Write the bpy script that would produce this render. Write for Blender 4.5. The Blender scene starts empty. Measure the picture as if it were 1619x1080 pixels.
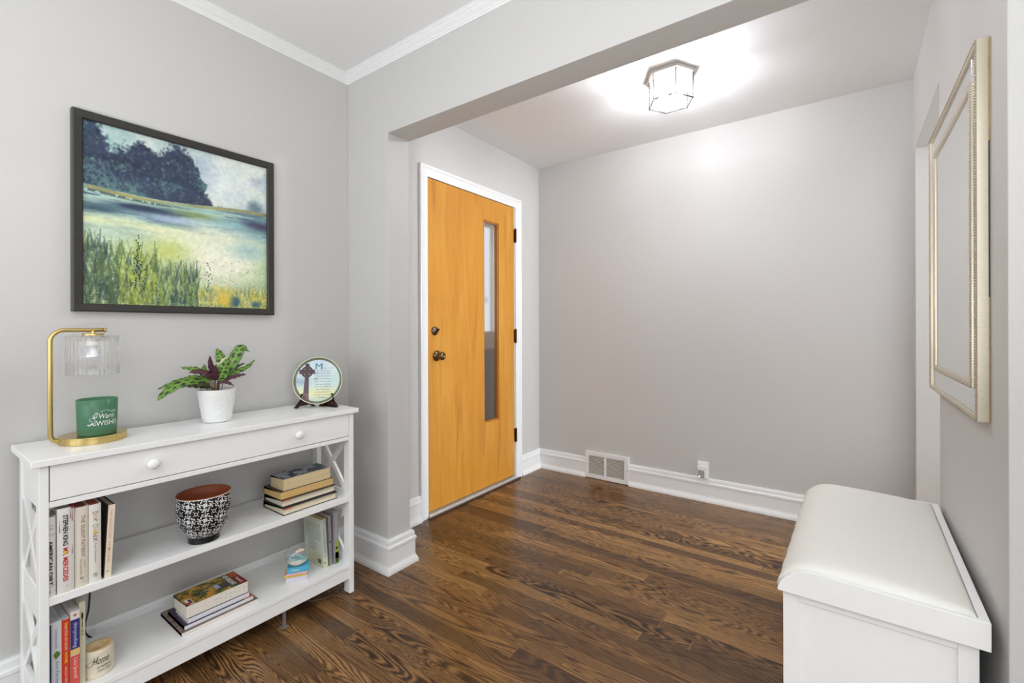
import bpy, bmesh, math, random
import numpy as np
from mathutils import Vector, Matrix
random.seed(7); rng = np.random.default_rng(11)
C = bpy.context.scene.collection
SC = bpy.context.scene
PI = math.pi

# ------------------------------------------------------------------ camera
cam_d = bpy.data.cameras.new('camera'); cam = bpy.data.objects.new('camera', cam_d); C.objects.link(cam)
SC.camera = cam
cam_d.sensor_width = 36.0; cam_d.lens = 729.955 / 1619 * 36.0
cam_d.shift_y = -(540 - 518.0) / 1619
cam_d.clip_start = 0.05
cam.matrix_world = (Matrix.Translation((0, 0, 1.148)) @ Matrix.Rotation(math.radians(35.9406), 4, 'Z')
                    @ Matrix.Rotation(math.radians(90), 4, 'X') @ Matrix.Rotation(math.radians(-0.1746), 4, 'Z'))
# ------------------------------------------------------------------ world, view, daylight, added fill
w = bpy.data.worlds.new('world'); SC.world = w; w.use_nodes = True
w.node_tree.nodes['Background'].inputs[0].default_value = (0.86, 0.93, 1.0, 1)
w.node_tree.nodes['Background'].inputs[1].default_value = 0.55
SC.view_settings.view_transform = 'Standard'; SC.view_settings.look = 'None'
SC.view_settings.exposure = 1.02; SC.view_settings.gamma = 1.0; SC.view_settings.use_curve_mapping = False

def area(name, loc, target, sx, sy, power, col=(1, 1, 1), spread=PI):
    d = bpy.data.lights.new(name, 'AREA'); d.shape = 'RECTANGLE'; d.size = sx; d.size_y = sy
    d.energy = power; d.color = col; d.spread = spread
    o = bpy.data.objects.new(name, d); C.objects.link(o); o.location = loc
    o.rotation_euler = (Vector(target) - Vector(loc)).to_track_quat('-Z', 'Y').to_euler(); return o
area('window_daylight', (-0.5, -3.12, 1.45), (-0.5, 0, 1.45), 2.8, 1.9, 23, (0.85, 0.93, 1.0))       # rear window
area('side_window_daylight', (3.35, -0.9, 1.45), (0, -0.9, 1.45), 3.0, 1.8, 23, (0.88, 0.94, 1.0))   # right-hand windows
area('overhead_fill', (0.6, -1.4, 2.39), (0.6, -1.4, 0), 1.2, 1.2, 14, (0.93, 0.96, 1.0))  # added soft fill from above, not a known ceiling fitting
area('bounce_fill', (-0.30, -0.45, 0.95), (-0.30, -0.45, 2.4), 0.8, 0.8, 21, (0.92, 0.96, 1.0))                        # added fill bounced off the ceiling from behind the viewer, no real lamp
area('hall_fill', (3.30, 2.97, 1.62), (0, 2.86, 1.50), 0.25, 0.7, 64, (0.90, 0.95, 1.0))  # added fill sent through the hall opening to brighten door wall and foyer

# ------------------------------------------------------------------ helpers
def lin(c):
    return tuple(((v / 255) / 12.92 if v / 255 <= 0.04045 else ((v / 255 + 0.055) / 1.055) ** 2.4) for v in c[:3]) + (1.0,)
class NT:
    def __init__(s, name):
        s.m = bpy.data.materials.new(name); s.m.use_nodes = True; s.t = s.m.node_tree
        s.b = s.t.nodes['Principled BSDF']; s.out = s.t.nodes['Material Output']
    def n(s, typ, **kw):
        x = s.t.nodes.new(typ)
        for k, v in kw.items():
            if k.startswith('i_'):
                key = k[2:]; x.inputs[int(key) if key.isdigit() else key.replace('_', ' ')].default_value = v
            else: setattr(x, k, v)
        return x
    def l(s, a, b): s.t.links.new(a, b)
    def math(s, op, a, b=None, c=None):
        x = s.n('ShaderNodeMath', operation=op)
        for i, v in enumerate((a, b, c)):
            if v is None: continue
            if isinstance(v, (int, float)): x.inputs[i].default_value = v
            else: s.l(v, x.inputs[i])
        return x.outputs[0]
    def ramp(s, fac, stops, interp='LINEAR'):
        r = s.n('ShaderNodeValToRGB'); r.color_ramp.interpolation = interp
        while len(r.color_ramp.elements) < len(stops): r.color_ramp.elements.new(0.5)
        for e, (p, c) in zip(r.color_ramp.elements, stops): e.position = p; e.color = c
        s.l(fac, r.inputs[0]); return r.outputs[0]
    def mix(s, fac, a, b, blend='MIX'):
        x = s.n('ShaderNodeMix', data_type='RGBA', blend_type=blend)
        for i, v in ((0, fac), (6, a), (7, b)):
            if isinstance(v, (int, float, tuple)): x.inputs[i].default_value = v
            else: s.l(v, x.inputs[i])
        return x.outputs[2]
    def bump(s, h, strength, dist=0.001):
        b = s.n('ShaderNodeBump', i_Strength=strength, i_Distance=dist); s.l(h, b.inputs['Height']); s.l(b.outputs[0], s.b.inputs['Normal'])
MATS = {}
def mat(name, col, rough=0.5, metal=0.0, noise=0.04, scale=40.0, bump=0.0, spec=0.5, coat=0.0, trans=0.0, stretch=(1, 1, 1)):
    if name in MATS: return MATS[name]
    N = NT(name); c = lin(col)
    tc = N.n('ShaderNodeTexCoord'); mp = N.n('ShaderNodeMapping'); mp.inputs['Scale'].default_value = stretch
    N.l(tc.outputs['Object'], mp.inputs[0])
    nz = N.n('ShaderNodeTexNoise', i_Scale=scale, i_Detail=4.0); N.l(mp.outputs[0], nz.inputs['Vector'])
    lo = tuple(v * (1 - noise) for v in c[:3]) + (1,); hi = tuple(min(1, v * (1 + noise)) for v in c[:3]) + (1,)
    N.l(N.ramp(nz.outputs[0], [(0.3, lo), (0.7, hi)]), N.b.inputs['Base Color'])
    N.b.inputs['Roughness'].default_value = rough; N.b.inputs['Metallic'].default_value = metal
    N.b.inputs['Specular IOR Level'].default_value = spec; N.b.inputs['Coat Weight'].default_value = coat
    N.b.inputs['Transmission Weight'].default_value = trans
    if bump: N.bump(nz.outputs[0], bump)
    MATS[name] = N.m; return N.m
def painted(name, rough=0.5, spec=0.4, coat=0.0):
    if name in MATS: return MATS[name]
    N = NT(name); a = N.n('ShaderNodeAttribute', attribute_name='Col'); N.l(a.outputs['Color'], N.b.inputs['Base Color'])
    N.b.inputs['Roughness'].default_value = rough; N.b.inputs['Specular IOR Level'].default_value = spec
    N.b.inputs['Coat Weight'].default_value = coat
    MATS[name] = N.m; return N.m
def glassy(name, tint=(1, 1, 1, 1), gloss=0.12, rough=0.02):
    N = NT(name); N.t.nodes.remove(N.b)
    tr = N.n('ShaderNodeBsdfTransparent'); tr.inputs[0].default_value = tint
    gl = N.n('ShaderNodeBsdfGlossy', i_Roughness=rough); fr = N.n('ShaderNodeLayerWeight')
    f = N.math('ADD', N.math('MULTIPLY', N.math('POWER', fr.outputs['Facing'], 3.0), 0.55), gloss * 0.5); mx = N.n('ShaderNodeMixShader')
    N.l(N.math('MINIMUM', f, 1.0), mx.inputs[0]); N.l(tr.outputs[0], mx.inputs[1]); N.l(gl.outputs[0], mx.inputs[2])
    N.l(mx.outputs[0], N.out.inputs[0]); return N.m
def emis(name, col, strength):
    N = NT(name); N.b.inputs['Base Color'].default_value = lin(col)
    N.b.inputs['Emission Color'].default_value = lin(col); N.b.inputs['Emission Strength'].default_value = strength; return N.m

def tag(o, label=None, cat=None, group=None, kind=None):
    if label: o['label'] = label
    if cat: o['category'] = cat
    if group: o['group'] = group
    if kind: o['kind'] = kind
    return o
def thing(name, label, cat, loc=(0, 0, 0), rz=0.0, group=None):
    o = bpy.data.objects.new(name, None); C.objects.link(o); o.location = loc; o.rotation_euler = (0, 0, rz); o.empty_display_size = 0.05
    return tag(o, label, cat, group)
def obj(name, bm, m, parent=None, bevel=0.0, smooth=False, seg=2, label=None):
    bmesh.ops.recalc_face_normals(bm, faces=bm.faces)
    me = bpy.data.meshes.new(name); bm.to_mesh(me); bm.free()
    for x in (m if isinstance(m, (list, tuple)) else [m]): me.materials.append(x)
    return fin(name, me, parent, bevel, smooth, seg, label)
def fin(name, me, parent=None, bevel=0.0, smooth=False, seg=2, label=None):
    if smooth:
        for p in me.polygons: p.use_smooth = True
    o = bpy.data.objects.new(name, me); C.objects.link(o)
    if parent: o.parent = parent
    if bevel:
        b = o.modifiers.new('bevel', 'BEVEL'); b.width = bevel; b.segments = seg; b.limit_method = 'ANGLE'; b.angle_limit = math.radians(35)
        b.harden_normals = False
    if label: o['label'] = label
    return o
def B(): return bmesh.new()
def box(b, x0, x1, y0, y1, z0, z1):
    v = [b.verts.new(p) for p in ((x0, y0, z0), (x1, y0, z0), (x1, y1, z0), (x0, y1, z0), (x0, y0, z1), (x1, y0, z1), (x1, y1, z1), (x0, y1, z1))]
    for f in ((0, 3, 2, 1), (4, 5, 6, 7), (0, 1, 5, 4), (1, 2, 6, 5), (2, 3, 7, 6), (3, 0, 4, 7)): b.faces.new([v[i] for i in f])
    return b
def bx(x0, x1, y0, y1, z0, z1): return box(B(), x0, x1, y0, y1, z0, z1)
def prism(b, pts, axis, a0, a1):
    """extrude a 2-D outline along an axis ('x': pts=(y,z), 'y': pts=(x,z), 'z': pts=(x,y))"""
    def P(p, a): return {'x': (a, p[0], p[1]), 'y': (p[0], a, p[1]), 'z': (p[0], p[1], a)}[axis]
    A = [b.verts.new(P(p, a0)) for p in pts]; D = [b.verts.new(P(p, a1)) for p in pts]
    n = len(pts); b.faces.new(A); b.faces.new(D[::-1])
    for i in range(n): b.faces.new((A[i], A[(i + 1) % n], D[(i + 1) % n], D[i]))
    return b
def lathe(b, prof, c=(0, 0, 0), n=48, axis='z', close=True):
    """profile of (radius, height); spun round an axis through c"""
    rings = []
    for r, h in prof:
        if r < 1e-6:
            p = {'z': (0, 0, h), 'x': (h, 0, 0), 'y': (0, h, 0)}[axis]
            rings.append([b.verts.new(Vector(c) + Vector(p))])
        else:
            R = []
            for i in range(n):
                a = 2 * PI * i / n; u, v = r * math.cos(a), r * math.sin(a)
                p = {'z': (u, v, h), 'x': (h, u, v), 'y': (u, h, v)}[axis]; R.append(b.verts.new(Vector(c) + Vector(p)))
            rings.append(R)
    for A, D in zip(rings, rings[1:]):
        for i in range(n):
            j = (i + 1) % n
            if len(A) == 1 and len(D) == 1: break
            if len(A) == 1: b.faces.new((A[0], D[i], D[j]))
            elif len(D) == 1: b.faces.new((A[i], A[j], D[0]))
            else: b.faces.new((A[i], A[j], D[j], D[i]))
    return b
def tube(b, pts, r, n=12, caps=True):
    pts = [Vector(p) for p in pts]; rings = []; up = None
    for i, p in enumerate(pts):
        t = (pts[min(i + 1, len(pts) - 1)] - pts[max(i - 1, 0)]).normalized()
        if up is None: up = Vector((0, 0, 1)) if abs(t.z) < 0.9 else Vector((1, 0, 0))
        s = t.cross(up).normalized(); up = s.cross(t).normalized()
        rr = r[i] if isinstance(r, (list, tuple)) else r
        rings.append([b.verts.new(p + rr * (math.cos(2 * PI * k / n) * s + math.sin(2 * PI * k / n) * up)) for k in range(n)])
    for A, D in zip(rings, rings[1:]):
        for k in range(n): b.faces.new((A[k], A[(k + 1) % n], D[(k + 1) % n], D[k]))
    if caps: b.faces.new(rings[0]); b.faces.new(rings[-1][::-1])
    return b
def spline(pts, n=8):
    """Catmull-Rom through the points"""
    P = [Vector(p) for p in pts]; P = [2 * P[0] - P[1]] + P + [2 * P[-1] - P[-2]]; out = []
    for i in range(1, len(P) - 2):
        for k in range(n):
            t = k / n; a, c, d, e = P[i - 1], P[i], P[i + 1], P[i + 2]
            out.append(0.5 * ((2 * c) + (-a + d) * t + (2 * a - 5 * c + 4 * d - e) * t * t + (-a + 3 * c - 3 * d + e) * t ** 3))
    out.append(P[-2]); return out
def sweep(b, path, prof, side=1):
    """moulding: profile (out, z) swept along a flat path with mitred corners; side=1 -> room lies left of the path"""
    P = [Vector((p[0], p[1])) for p in path]; rows = []
    for i, p in enumerate(P):
        d0 = (P[i] - P[i - 1]).normalized() if i > 0 else None
        d1 = (P[i + 1] - P[i]).normalized() if i < len(P) - 1 else None
        n0 = Vector((-d0.y, d0.x)) * side if d0 else None; n1 = Vector((-d1.y, d1.x)) * side if d1 else None
        if n0 is None: m = n1
        elif n1 is None: m = n0
        else: m = (n0 + n1) / (1 + n0.dot(n1))
        rows.append([b.verts.new((p.x + m.x * o, p.y + m.y * o, z)) for o, z in prof])
    for A, D in zip(rows, rows[1:]):
        for k in range(len(prof) - 1): b.faces.new((A[k], A[k + 1], D[k + 1], D[k]))
        b.faces.new((A[-1], A[0], D[0], D[-1]))
    b.faces.new(rows[0]); b.faces.new(rows[-1][::-1]); return b
def hexpts(c, r): return [(c[0] + r * math.cos(PI / 3 * i), c[1] + r * math.sin(PI / 3 * i)) for i in range(6)]

def text_mesh(body, length, height, shear=0.0, bold=0.0, spacing=1.0):
    """lettering in the XY plane: centred, scaled to length x height"""
    cu = bpy.data.curves.new('lettering', 'FONT'); cu.body = body; cu.resolution_u = 3; cu.shear = shear; cu.offset = bold; cu.space_character = spacing
    o = bpy.data.objects.new('lettering', cu); C.objects.link(o)
    dg = bpy.context.evaluated_depsgraph_get(); me = bpy.data.meshes.new_from_object(o.evaluated_get(dg))
    bpy.data.objects.remove(o)
    xs = [v.co.x for v in me.vertices]; ys = [v.co.y for v in me.vertices]
    cx, cy = (min(xs) + max(xs)) / 2, (min(ys) + max(ys)) / 2; sx = length / (max(xs) - min(xs)); sy = height / (max(ys) - min(ys))
    for v in me.vertices: v.co = ((v.co.x - cx) * sx, (v.co.y - cy) * sy, 0)
    return me
def letter(parent, body, length, height, M, m, name='lettering', wrap=None, **kw):
    me = text_mesh(body, length, height, **kw); me.materials.append(m)
    if wrap:                                            # wrap = (radius function of height, start angle, z offset)
        R, a0, z0 = wrap
        bm = B(); bm.from_mesh(me); bmesh.ops.triangulate(bm, faces=bm.faces)
        for _ in range(2): bmesh.ops.subdivide_edges(bm, edges=[e for e in bm.edges if e.calc_length() > 0.003], cuts=1)
        bm.to_mesh(me); bm.free()
        for v in me.vertices:
            z = z0 + v.co.y; r = R(z) + 0.0005; a = a0 + v.co.x / r
            v.co = (r * math.cos(a), r * math.sin(a), z)
    else: me.transform(M)
    return fin(name, me, parent)
def basis(X, Y, o): 
    X = Vector(X).normalized(); Y = Vector(Y).normalized(); Z = X.cross(Y)
    return Matrix(((X.x, Y.x, Z.x, o[0]), (X.y, Y.y, Z.y, o[1]), (X.z, Y.z, Z.z, o[2]), (0, 0, 0, 1)))

def painted_mesh(name, verts, faces, cols, m, parent=None, smooth=True):
    me = bpy.data.meshes.new(name); me.from_pydata([tuple(v) for v in verts], [], [tuple(int(i) for i in f) for f in faces])
    ca = me.color_attributes.new('Col', 'FLOAT_COLOR', 'POINT')
    c = np.ones((len(verts), 4), dtype=np.float32); s = np.clip(cols, 0, 255) / 255.0
    c[:, :3] = np.where(s <= 0.04045, s / 12.92, ((s + 0.055) / 1.055) ** 2.4)
    ca.data.foreach_set('color', c.ravel()); me.materials.append(m)
    return fin(name, me, parent, smooth=smooth)
def grid_faces(nu, nv, wrap=False):
    F = []
    for j in range(nv - 1):
        for i in range(nu if wrap else nu - 1):
            k = (i + 1) % nu; F.append((j * nu + i, j * nu + k, (j + 1) * nu + k, (j + 1) * nu + i))
    return F
def vnoise(h, w_, fy, fx):
    g = rng.random((fy + 2, fx + 2)); y = np.linspace(0, fy, h, endpoint=False); x = np.linspace(0, fx, w_, endpoint=False)
    yi = y.astype(int); xi = x.astype(int); ty = (y - yi); tx = (x - xi); ty = ty * ty * (3 - 2 * ty); tx = tx * tx * (3 - 2 * tx)
    a = g[np.ix_(yi, xi)]; b_ = g[np.ix_(yi, xi + 1)]; c = g[np.ix_(yi + 1, xi)]; d = g[np.ix_(yi + 1, xi + 1)]
    ty = ty[:, None]; tx = tx[None]; return (a * (1 - tx) + b_ * tx) * (1 - ty) + (c * (1 - tx) + d * tx) * ty
def fbm(h, w_, fy, fx, o=4):
    s = 0; amp = 1; t = 0
    for i in range(o): s = s + amp * vnoise(h, w_, fy * 2 ** i, fx * 2 ** i); t += amp; amp *= 0.55
    return s / t
def flat_art(name, P0, U, V, img, m, parent, thick_dir=None):
    """img[v,u] painted on a fine grid: P0 + u U + v V"""
    h, w_ = img.shape[:2]; u = np.linspace(0, 1, w_); v = np.linspace(0, 1, h)
    uu, vv = np.meshgrid(u, v); P = np.array(P0)[None, None] + uu[..., None] * np.array(U) + vv[..., None] * np.array(V)
    return painted_mesh(name, P.reshape(-1, 3), grid_faces(w_, h), img.reshape(-1, 3), m, parent, smooth=False)

# ------------------------------------------------------------------ materials
WALL = mat('greige_wall_paint', (203, 201, 198), 0.5, noise=0.012, scale=220, bump=0.05, spec=0.28)
CEIL = mat('ceiling_paint', (240, 240, 240), 0.8, noise=0.01, scale=80)
TRIM = mat('white_trim_paint', (238, 238, 237), 0.32, noise=0.01, scale=30)
WHITE = mat('white_furniture_paint', (247, 247, 245), 0.3, noise=0.01, scale=30)
BRASS = mat('brushed_brass', (205, 180, 118), 0.3, metal=1.0, noise=0.08, scale=60, stretch=(1, 1, 14))
CHROME = mat('brushed_nickel', (205, 203, 200), 0.25, metal=1.0)
BLACK = mat('black_plastic', (14, 14, 15), 0.4)
DARKWOOD = mat('dark_stained_wood', (52, 28, 22), 0.28, noise=0.3, scale=25, stretch=(1, 1, 6))

def floor_material():
    N = NT('stained_oak_strip_floor'); tc = N.n('ShaderNodeTexCoord'); sp = N.n('ShaderNodeSeparateXYZ'); N.l(tc.outputs['Object'], sp.inputs[0])
    x, y = sp.outputs[0], sp.outputs[1]; W = 0.0571
    ry = N.math('DIVIDE', N.math('ADD', y, 10.0 + 0.012), W); row = N.math('FLOOR', ry); fy = N.math('FRACT', ry)
    wn = N.n('ShaderNodeTexWhiteNoise', noise_dimensions='1D'); N.l(row, wn.inputs['W'])
    rr = wn.outputs['Value']
    L = N.math('ADD', 0.62, N.math('MULTIPLY', rr, 0.75))
    rx = N.math('DIVIDE', N.math('ADD', N.math('ADD', x, 20.0), N.math('MULTIPLY', rr, 7.3)), L); col = N.math('FLOOR', rx); fx = N.math('FRACT', rx)
    cb = N.n('ShaderNodeCombineXYZ'); N.l(row, cb.inputs[0]); N.l(col, cb.inputs[1])
    w2 = N.n('ShaderNodeTexWhiteNoise', noise_dimensions='2D'); N.l(cb.outputs[0], w2.inputs['Vector'])
    id1 = w2.outputs['Value']; sc = N.n('ShaderNodeSeparateColor'); N.l(w2.outputs['Color'], sc.inputs[0]); id2, id3 = sc.outputs[1], sc.outputs[2]
    # cathedral figure: contour lines of a stretched smooth noise, a new field for every board
    v = N.n('ShaderNodeCombineXYZ')
    N.l(N.math('ADD', N.math('MULTIPLY', x, N.math('ADD', 0.9, N.math('MULTIPLY', id2, 1.5))), N.math('MULTIPLY', id1, 90)), v.inputs[0])
    N.l(N.math('ADD', N.math('MULTIPLY', y, N.math('ADD', 10, N.math('MULTIPLY', id3, 14))), N.math('MULTIPLY', id2, 50)), v.inputs[1])
    n1 = N.n('ShaderNodeTexNoise', i_Scale=1.0, i_Detail=1.2, i_Roughness=0.35, i_Distortion=0.35); N.l(v.outputs[0], n1.inputs['Vector'])
    v2 = N.n('ShaderNodeCombineXYZ'); N.l(N.math('MULTIPLY', x, 22), v2.inputs[0]); N.l(N.math('MULTIPLY', y, 160), v2.inputs[1]); N.l(N.math('MULTIPLY', id1, 30), v2.inputs[2])
    n2 = N.n('ShaderNodeTexNoise', i_Scale=1.0, i_Detail=3.0, i_Roughness=0.6); N.l(v2.outputs[0], n2.inputs['Vector'])
    t = N.math('ADD', N.math('MULTIPLY', n1.outputs[0], N.math('ADD', 16, N.math('MULTIPLY', id3, 16))), N.math('MULTIPLY', n2.outputs[0], 0.55))
    band = N.math('FRACT', t)                                                     # sharp latewood line then fade
    band = N.math('POWER', N.math('ABSOLUTE', N.math('SUBTRACT', N.math('MULTIPLY', band, 2.0), 1.0)), 1.7)
    v3 = N.n('ShaderNodeCombineXYZ'); N.l(N.math('MULTIPLY', x, 45), v3.inputs[0]); N.l(N.math('MULTIPLY', y, 620), v3.inputs[1]); N.l(id2, v3.inputs[2])
    n3 = N.n('ShaderNodeTexNoise', i_Scale=1.0, i_Detail=2.0); N.l(v3.outputs[0], n3.inputs['Vector'])
    g = N.math('ADD', N.math('MULTIPLY', band, 0.82), N.math('MULTIPLY', n3.outputs[0], 0.72))
    g = N.math('SUBTRACT', g, 0.17)
    g = N.math('ADD', N.math('MULTIPLY', g, N.math('ADD', 0.62, N.math('MULTIPLY', id2, 0.5))), N.math('MULTIPLY', N.math('SUBTRACT', id1, 0.5), 0.3))
    n4 = N.n('ShaderNodeTexNoise', i_Scale=2.2, i_Detail=3.0); N.l(tc.outputs['Object'], n4.inputs['Vector'])
    g = N.math('ADD', g, N.math('MULTIPLY', N.math('SUBTRACT', n4.outputs[0], 0.5), 0.25))
    c = N.ramp(g, [(0.0, lin((172, 132, 82))), (0.22, lin((142, 104, 61))), (0.46, lin((106, 74, 43))), (0.72, lin((64, 42, 26))), (1.0, lin((38, 25, 17)))])
    c = N.mix(N.math('MULTIPLY', id3, 0.25), c, lin((104, 72, 38)))
    plain = N.math('MULTIPLY', N.math('GREATER_THAN', N.math('FRACT', N.math('MULTIPLY', id1, 7.31)), 0.84), 0.62)      # a few plain, darker boards
    c = N.mix(plain, c, lin((70, 48, 32)))
    seam = N.math('MULTIPLY', N.math('GREATER_THAN', fy, 0.018), N.math('LESS_THAN', fy, 0.985))
    c = N.mix(N.math('MULTIPLY', N.math('SUBTRACT', 1.0, seam), 0.55), c, lin((38, 24, 15)))
    ex = N.math('MULTIPLY', N.math('LESS_THAN', fx, 0.003), N.math('MULTIPLY', N.math('GREATER_THAN', id2, 0.45), 0.7))
    c = N.mix(ex, c, lin((160, 126, 84)))
    N.l(c, N.b.inputs['Base Color'])
    r = N.math('ADD', 0.23, N.math('MULTIPLY', n2.outputs[0], 0.16)); N.l(r, N.b.inputs['Roughness']); N.b.inputs['Specular IOR Level'].default_value = 0.42
    N.bump(N.math('ADD', N.math('MULTIPLY', g, -0.6), N.math('MULTIPLY', seam, 1.0)), 0.18, 0.001)
    return N.m
def door_material():
    N = NT('honey_birch_veneer'); tc = N.n('ShaderNodeTexCoord'); mp = N.n('ShaderNodeMapping'); mp.inputs['Scale'].default_value = (1, 5.0, 0.55); N.l(tc.outputs['Object'], mp.inputs[0])
    n1 = N.n('ShaderNodeTexNoise', i_Scale=2.2, i_Detail=4.0, i_Distortion=1.1, i_Roughness=0.55); N.l(mp.outputs[0], n1.inputs['Vector'])
    mp2 = N.n('ShaderNodeMapping'); mp2.inputs['Scale'].default_value = (1, 90, 2.2); N.l(tc.outputs['Object'], mp2.inputs[0])
    n2 = N.n('ShaderNodeTexNoise', i_Scale=3.0, i_Detail=3.0); N.l(mp2.outputs[0], n2.inputs['Vector'])
    mp3 = N.n('ShaderNodeMapping'); mp3.inputs['Scale'].default_value = (1, 6, 0.5); N.l(tc.outputs['Object'], mp3.inputs[0])
    n3 = N.n('ShaderNodeTexNoise', i_Scale=3.2, i_Detail=5.0, i_Distortion=0.6); N.l(mp3.outputs[0], n3.inputs['Vector'])
    f = N.math('ADD', N.math('MULTIPLY', n1.outputs[0], 0.75), N.math('MULTIPLY', n2.outputs[0], 0.25))
    c = N.ramp(f, [(0.28, lin((176, 112, 40))), (0.42, lin((202, 138, 50))), (0.55, lin((209, 146, 56))), (0.72, lin((216, 158, 70)))])
    c = N.mix(N.ramp(n3.outputs[0], [(0.58, (0, 0, 0, 1)), (0.76, (0.5, 0.5, 0.5, 1))]), c, lin((160, 94, 36)))
    N.l(c, N.b.inputs['Base Color']); N.b.inputs['Roughness'].default_value = 0.34; N.b.inputs['Specular IOR Level'].default_value = 0.35
    return N.m
FLOOR = floor_material(); DOORM = door_material()

# ------------------------------------------------------------------ the setting
XL, XR0, XR1, XP, XF = -2.055, 0.278, 0.286, -1.743, 3.45
Y0, Y1, Y2, YB, YR = -3.2, 1.415, 1.544, 3.2166, -3.2
ZF, ZM, ZH = 2.454, 2.424, 2.065
ST = dict(kind='structure')
def struct(name, bm, m, bevel=0.0): return tag(obj(name, bm, m, None, bevel), kind='structure')
struct('floor', bx(XL - 0.15, XF + 0.1, YR - 0.1, YB + 0.1, -0.06, 0), FLOOR)
struct('ceiling', bx(XL - 0.15, XF + 0.1, YR - 0.1, Y1, ZM, ZM + 0.12), CEIL)
struct('ceiling', bx(XL - 0.15, XF + 0.1, Y1 + 0.03, YB + 0.1, ZF, ZF + 0.1), CEIL)
DY0, DY1, DZ1 = 1.957, 2.862, 2.064     # door hole
b = prism(B(), [(YR - 0.1, 0), (DY0, 0), (DY0, DZ1), (DY1, DZ1), (DY1, 0), (YB + 0.1, 0), (YB + 0.1, 2.6), (YR - 0.1, 2.6)], 'x', XL - 0.13, XL)
struct('wall_left', b, WALL)
struct('wall_back', bx(XL - 0.13, XF + 0.1, YB, YB + 0.12, 0, 2.6), WALL)
b = prism(B(), [(XL, 0), (XP, 0), (XP, ZH), (XR0, ZH), (XR0, 0), (XF, 0), (XF, 2.56), (XL, 2.56)], 'y', Y1, Y2)
struct('wall_divider', b, WALL, 0.002)
OY0, OY1, OZ = 2.341, 3.121, 2.061
b = prism(B(), [(Y2, 0), (OY0, 0), (OY0, OZ), (OY1, OZ), (OY1, 0), (YB, 0), (YB, 2.6), (Y2, 2.6)], 'x', XR0, XR0 + 0.125)
for v in b.verts: v.co.x += (v.co.y - Y1) / (YB - Y1) * (XR1 - XR0)
struct('wall_right', b, WALL, 0.0015)
# rear and side walls of the main room, left solid; area lamps stand in for their windows
b = prism(B(), [(XL, 0), (XF, 0), (XF, 2.6), (XL, 2.6)], 'y', YR - 0.1, YR)
struct('wall_rear', b, WALL)
struct('wall_side', bx(XF, XF + 0.1, YR, YB, 0, 2.6), WALL)

BASE = [(0, 0), (0.030, 0), (0.0295, 0.012), (0.025, 0.024), (0.0195, 0.034), (0.018, 0.044), (0.018, 0.108), (0.0225, 0.112), (0.0225, 0.123),
        (0.0165, 0.129), (0.0150, 0.147), (0.0105, 0.155), (0, 0.155)]
def skirting(name, path): return tag(obj(name, sweep(B(), path, BASE, -1), TRIM), kind='structure')
skirting('baseboard_left', [(XL, -3.15), (XL, Y1), (XP, Y1), (XP, Y2), (XL, Y2), (XL, 1.892)])
skirting('baseboard_back', [(XL, 2.94), (XL, YB), (-1.628, YB)])
skirting('baseboard_back', [(-1.279, YB), (XR1, YB), (XR1, OY1)])
skirting('baseboard_right', [(XR1 - 0.003, OY0), (XR0, Y2), (XR0, Y1), (1.5, Y1)])
CRN = [(0, 2.382), (0.006, 2.382), (0.0075, 2.388), (0.011, 2.390), (0.013, 2.395), (0.019, 2.400), (0.027, 2.408), (0.031, 2.413), (0.035, 2.415),
       (0.037, 2.4195), (0.041, 2.421), (0.041, ZM), (0, ZM)]
tag(obj('trim_1', sweep(B(), [(XL, -3.15), (XL, Y1), (3.4, Y1)], CRN, -1), TRIM), kind='structure')
# ---- front door: casing, slab with a glazed slot, furniture
CAS = [(0.0, 0.0), (0.0, 0.020), (0.006, 0.0215), (0.016, 0.0185), (0.020, 0.015), (0.052, 0.011), (0.058, 0.012), (0.066, 0.010), (0.066, 0)]
def casing():
    b = B(); y0, y1, zt = 1.892, 2.938, 2.128
    path = [(y0, 0.0), (y0, zt), (y1, zt), (y1, 0.0)]; rows = []
    for i, (py, pz) in enumerate(path):
        m = [(1, 0), (1, -1), (-1, -1), (-1, 0)][i]
        rows.append([b.verts.new((XL + o, py + m[0] * t, pz + m[1] * t)) for t, o in CAS])
    for A, D in zip(rows, rows[1:]):
        for k in range(len(CAS)): b.faces.new((A[k], A[(k + 1) % len(CAS)], D[(k + 1) % len(CAS)], D[k]))
    b.faces.new(rows[0]); b.faces.new(rows[-1]); return b
tag(obj('trim_2', casing(), TRIM), kind='structure')
door = thing('door_1', 'honey-coloured flush wooden front door with one narrow tall glass slot', 'door', (XL, 2.41, 0)); door['kind'] = 'structure'
def rel(b, o):
    bmesh.ops.translate(b, verts=b.verts, vec=-Vector(o)); return b
DO = (XL, 2.41, 0); XS = XL + 0.004
b = B(); SY0, SY1, SZ0, SZ1 = 1.9655, 2.8535, 0.030, 2.058; GY0, GY1, GZ0, GZ1 = 2.496, 2.668, 0.481, 1.904
for (a0, a1, c0, c1) in ((SY0, GY0, SZ0, SZ1), (GY1, SY1, SZ0, SZ1), (GY0, GY1, SZ0, GZ0), (GY0, GY1, GZ1, SZ1)): box(b, XS - 0.044, XS, a0, a1, c0, c1)
bmesh.ops.remove_doubles(b, verts=b.verts, dist=1e-5)
seen = {}
for f in list(b.faces):
    k = tuple(round(v, 4) for v in f.calc_center_median())
    if k in seen: b.faces.remove(f); b.faces.remove(seen[k]) if seen[k].is_valid else None
    else: seen[k] = f
slab = obj('door_slab', rel(b, DO), DOORM, door)
b = B()
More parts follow.
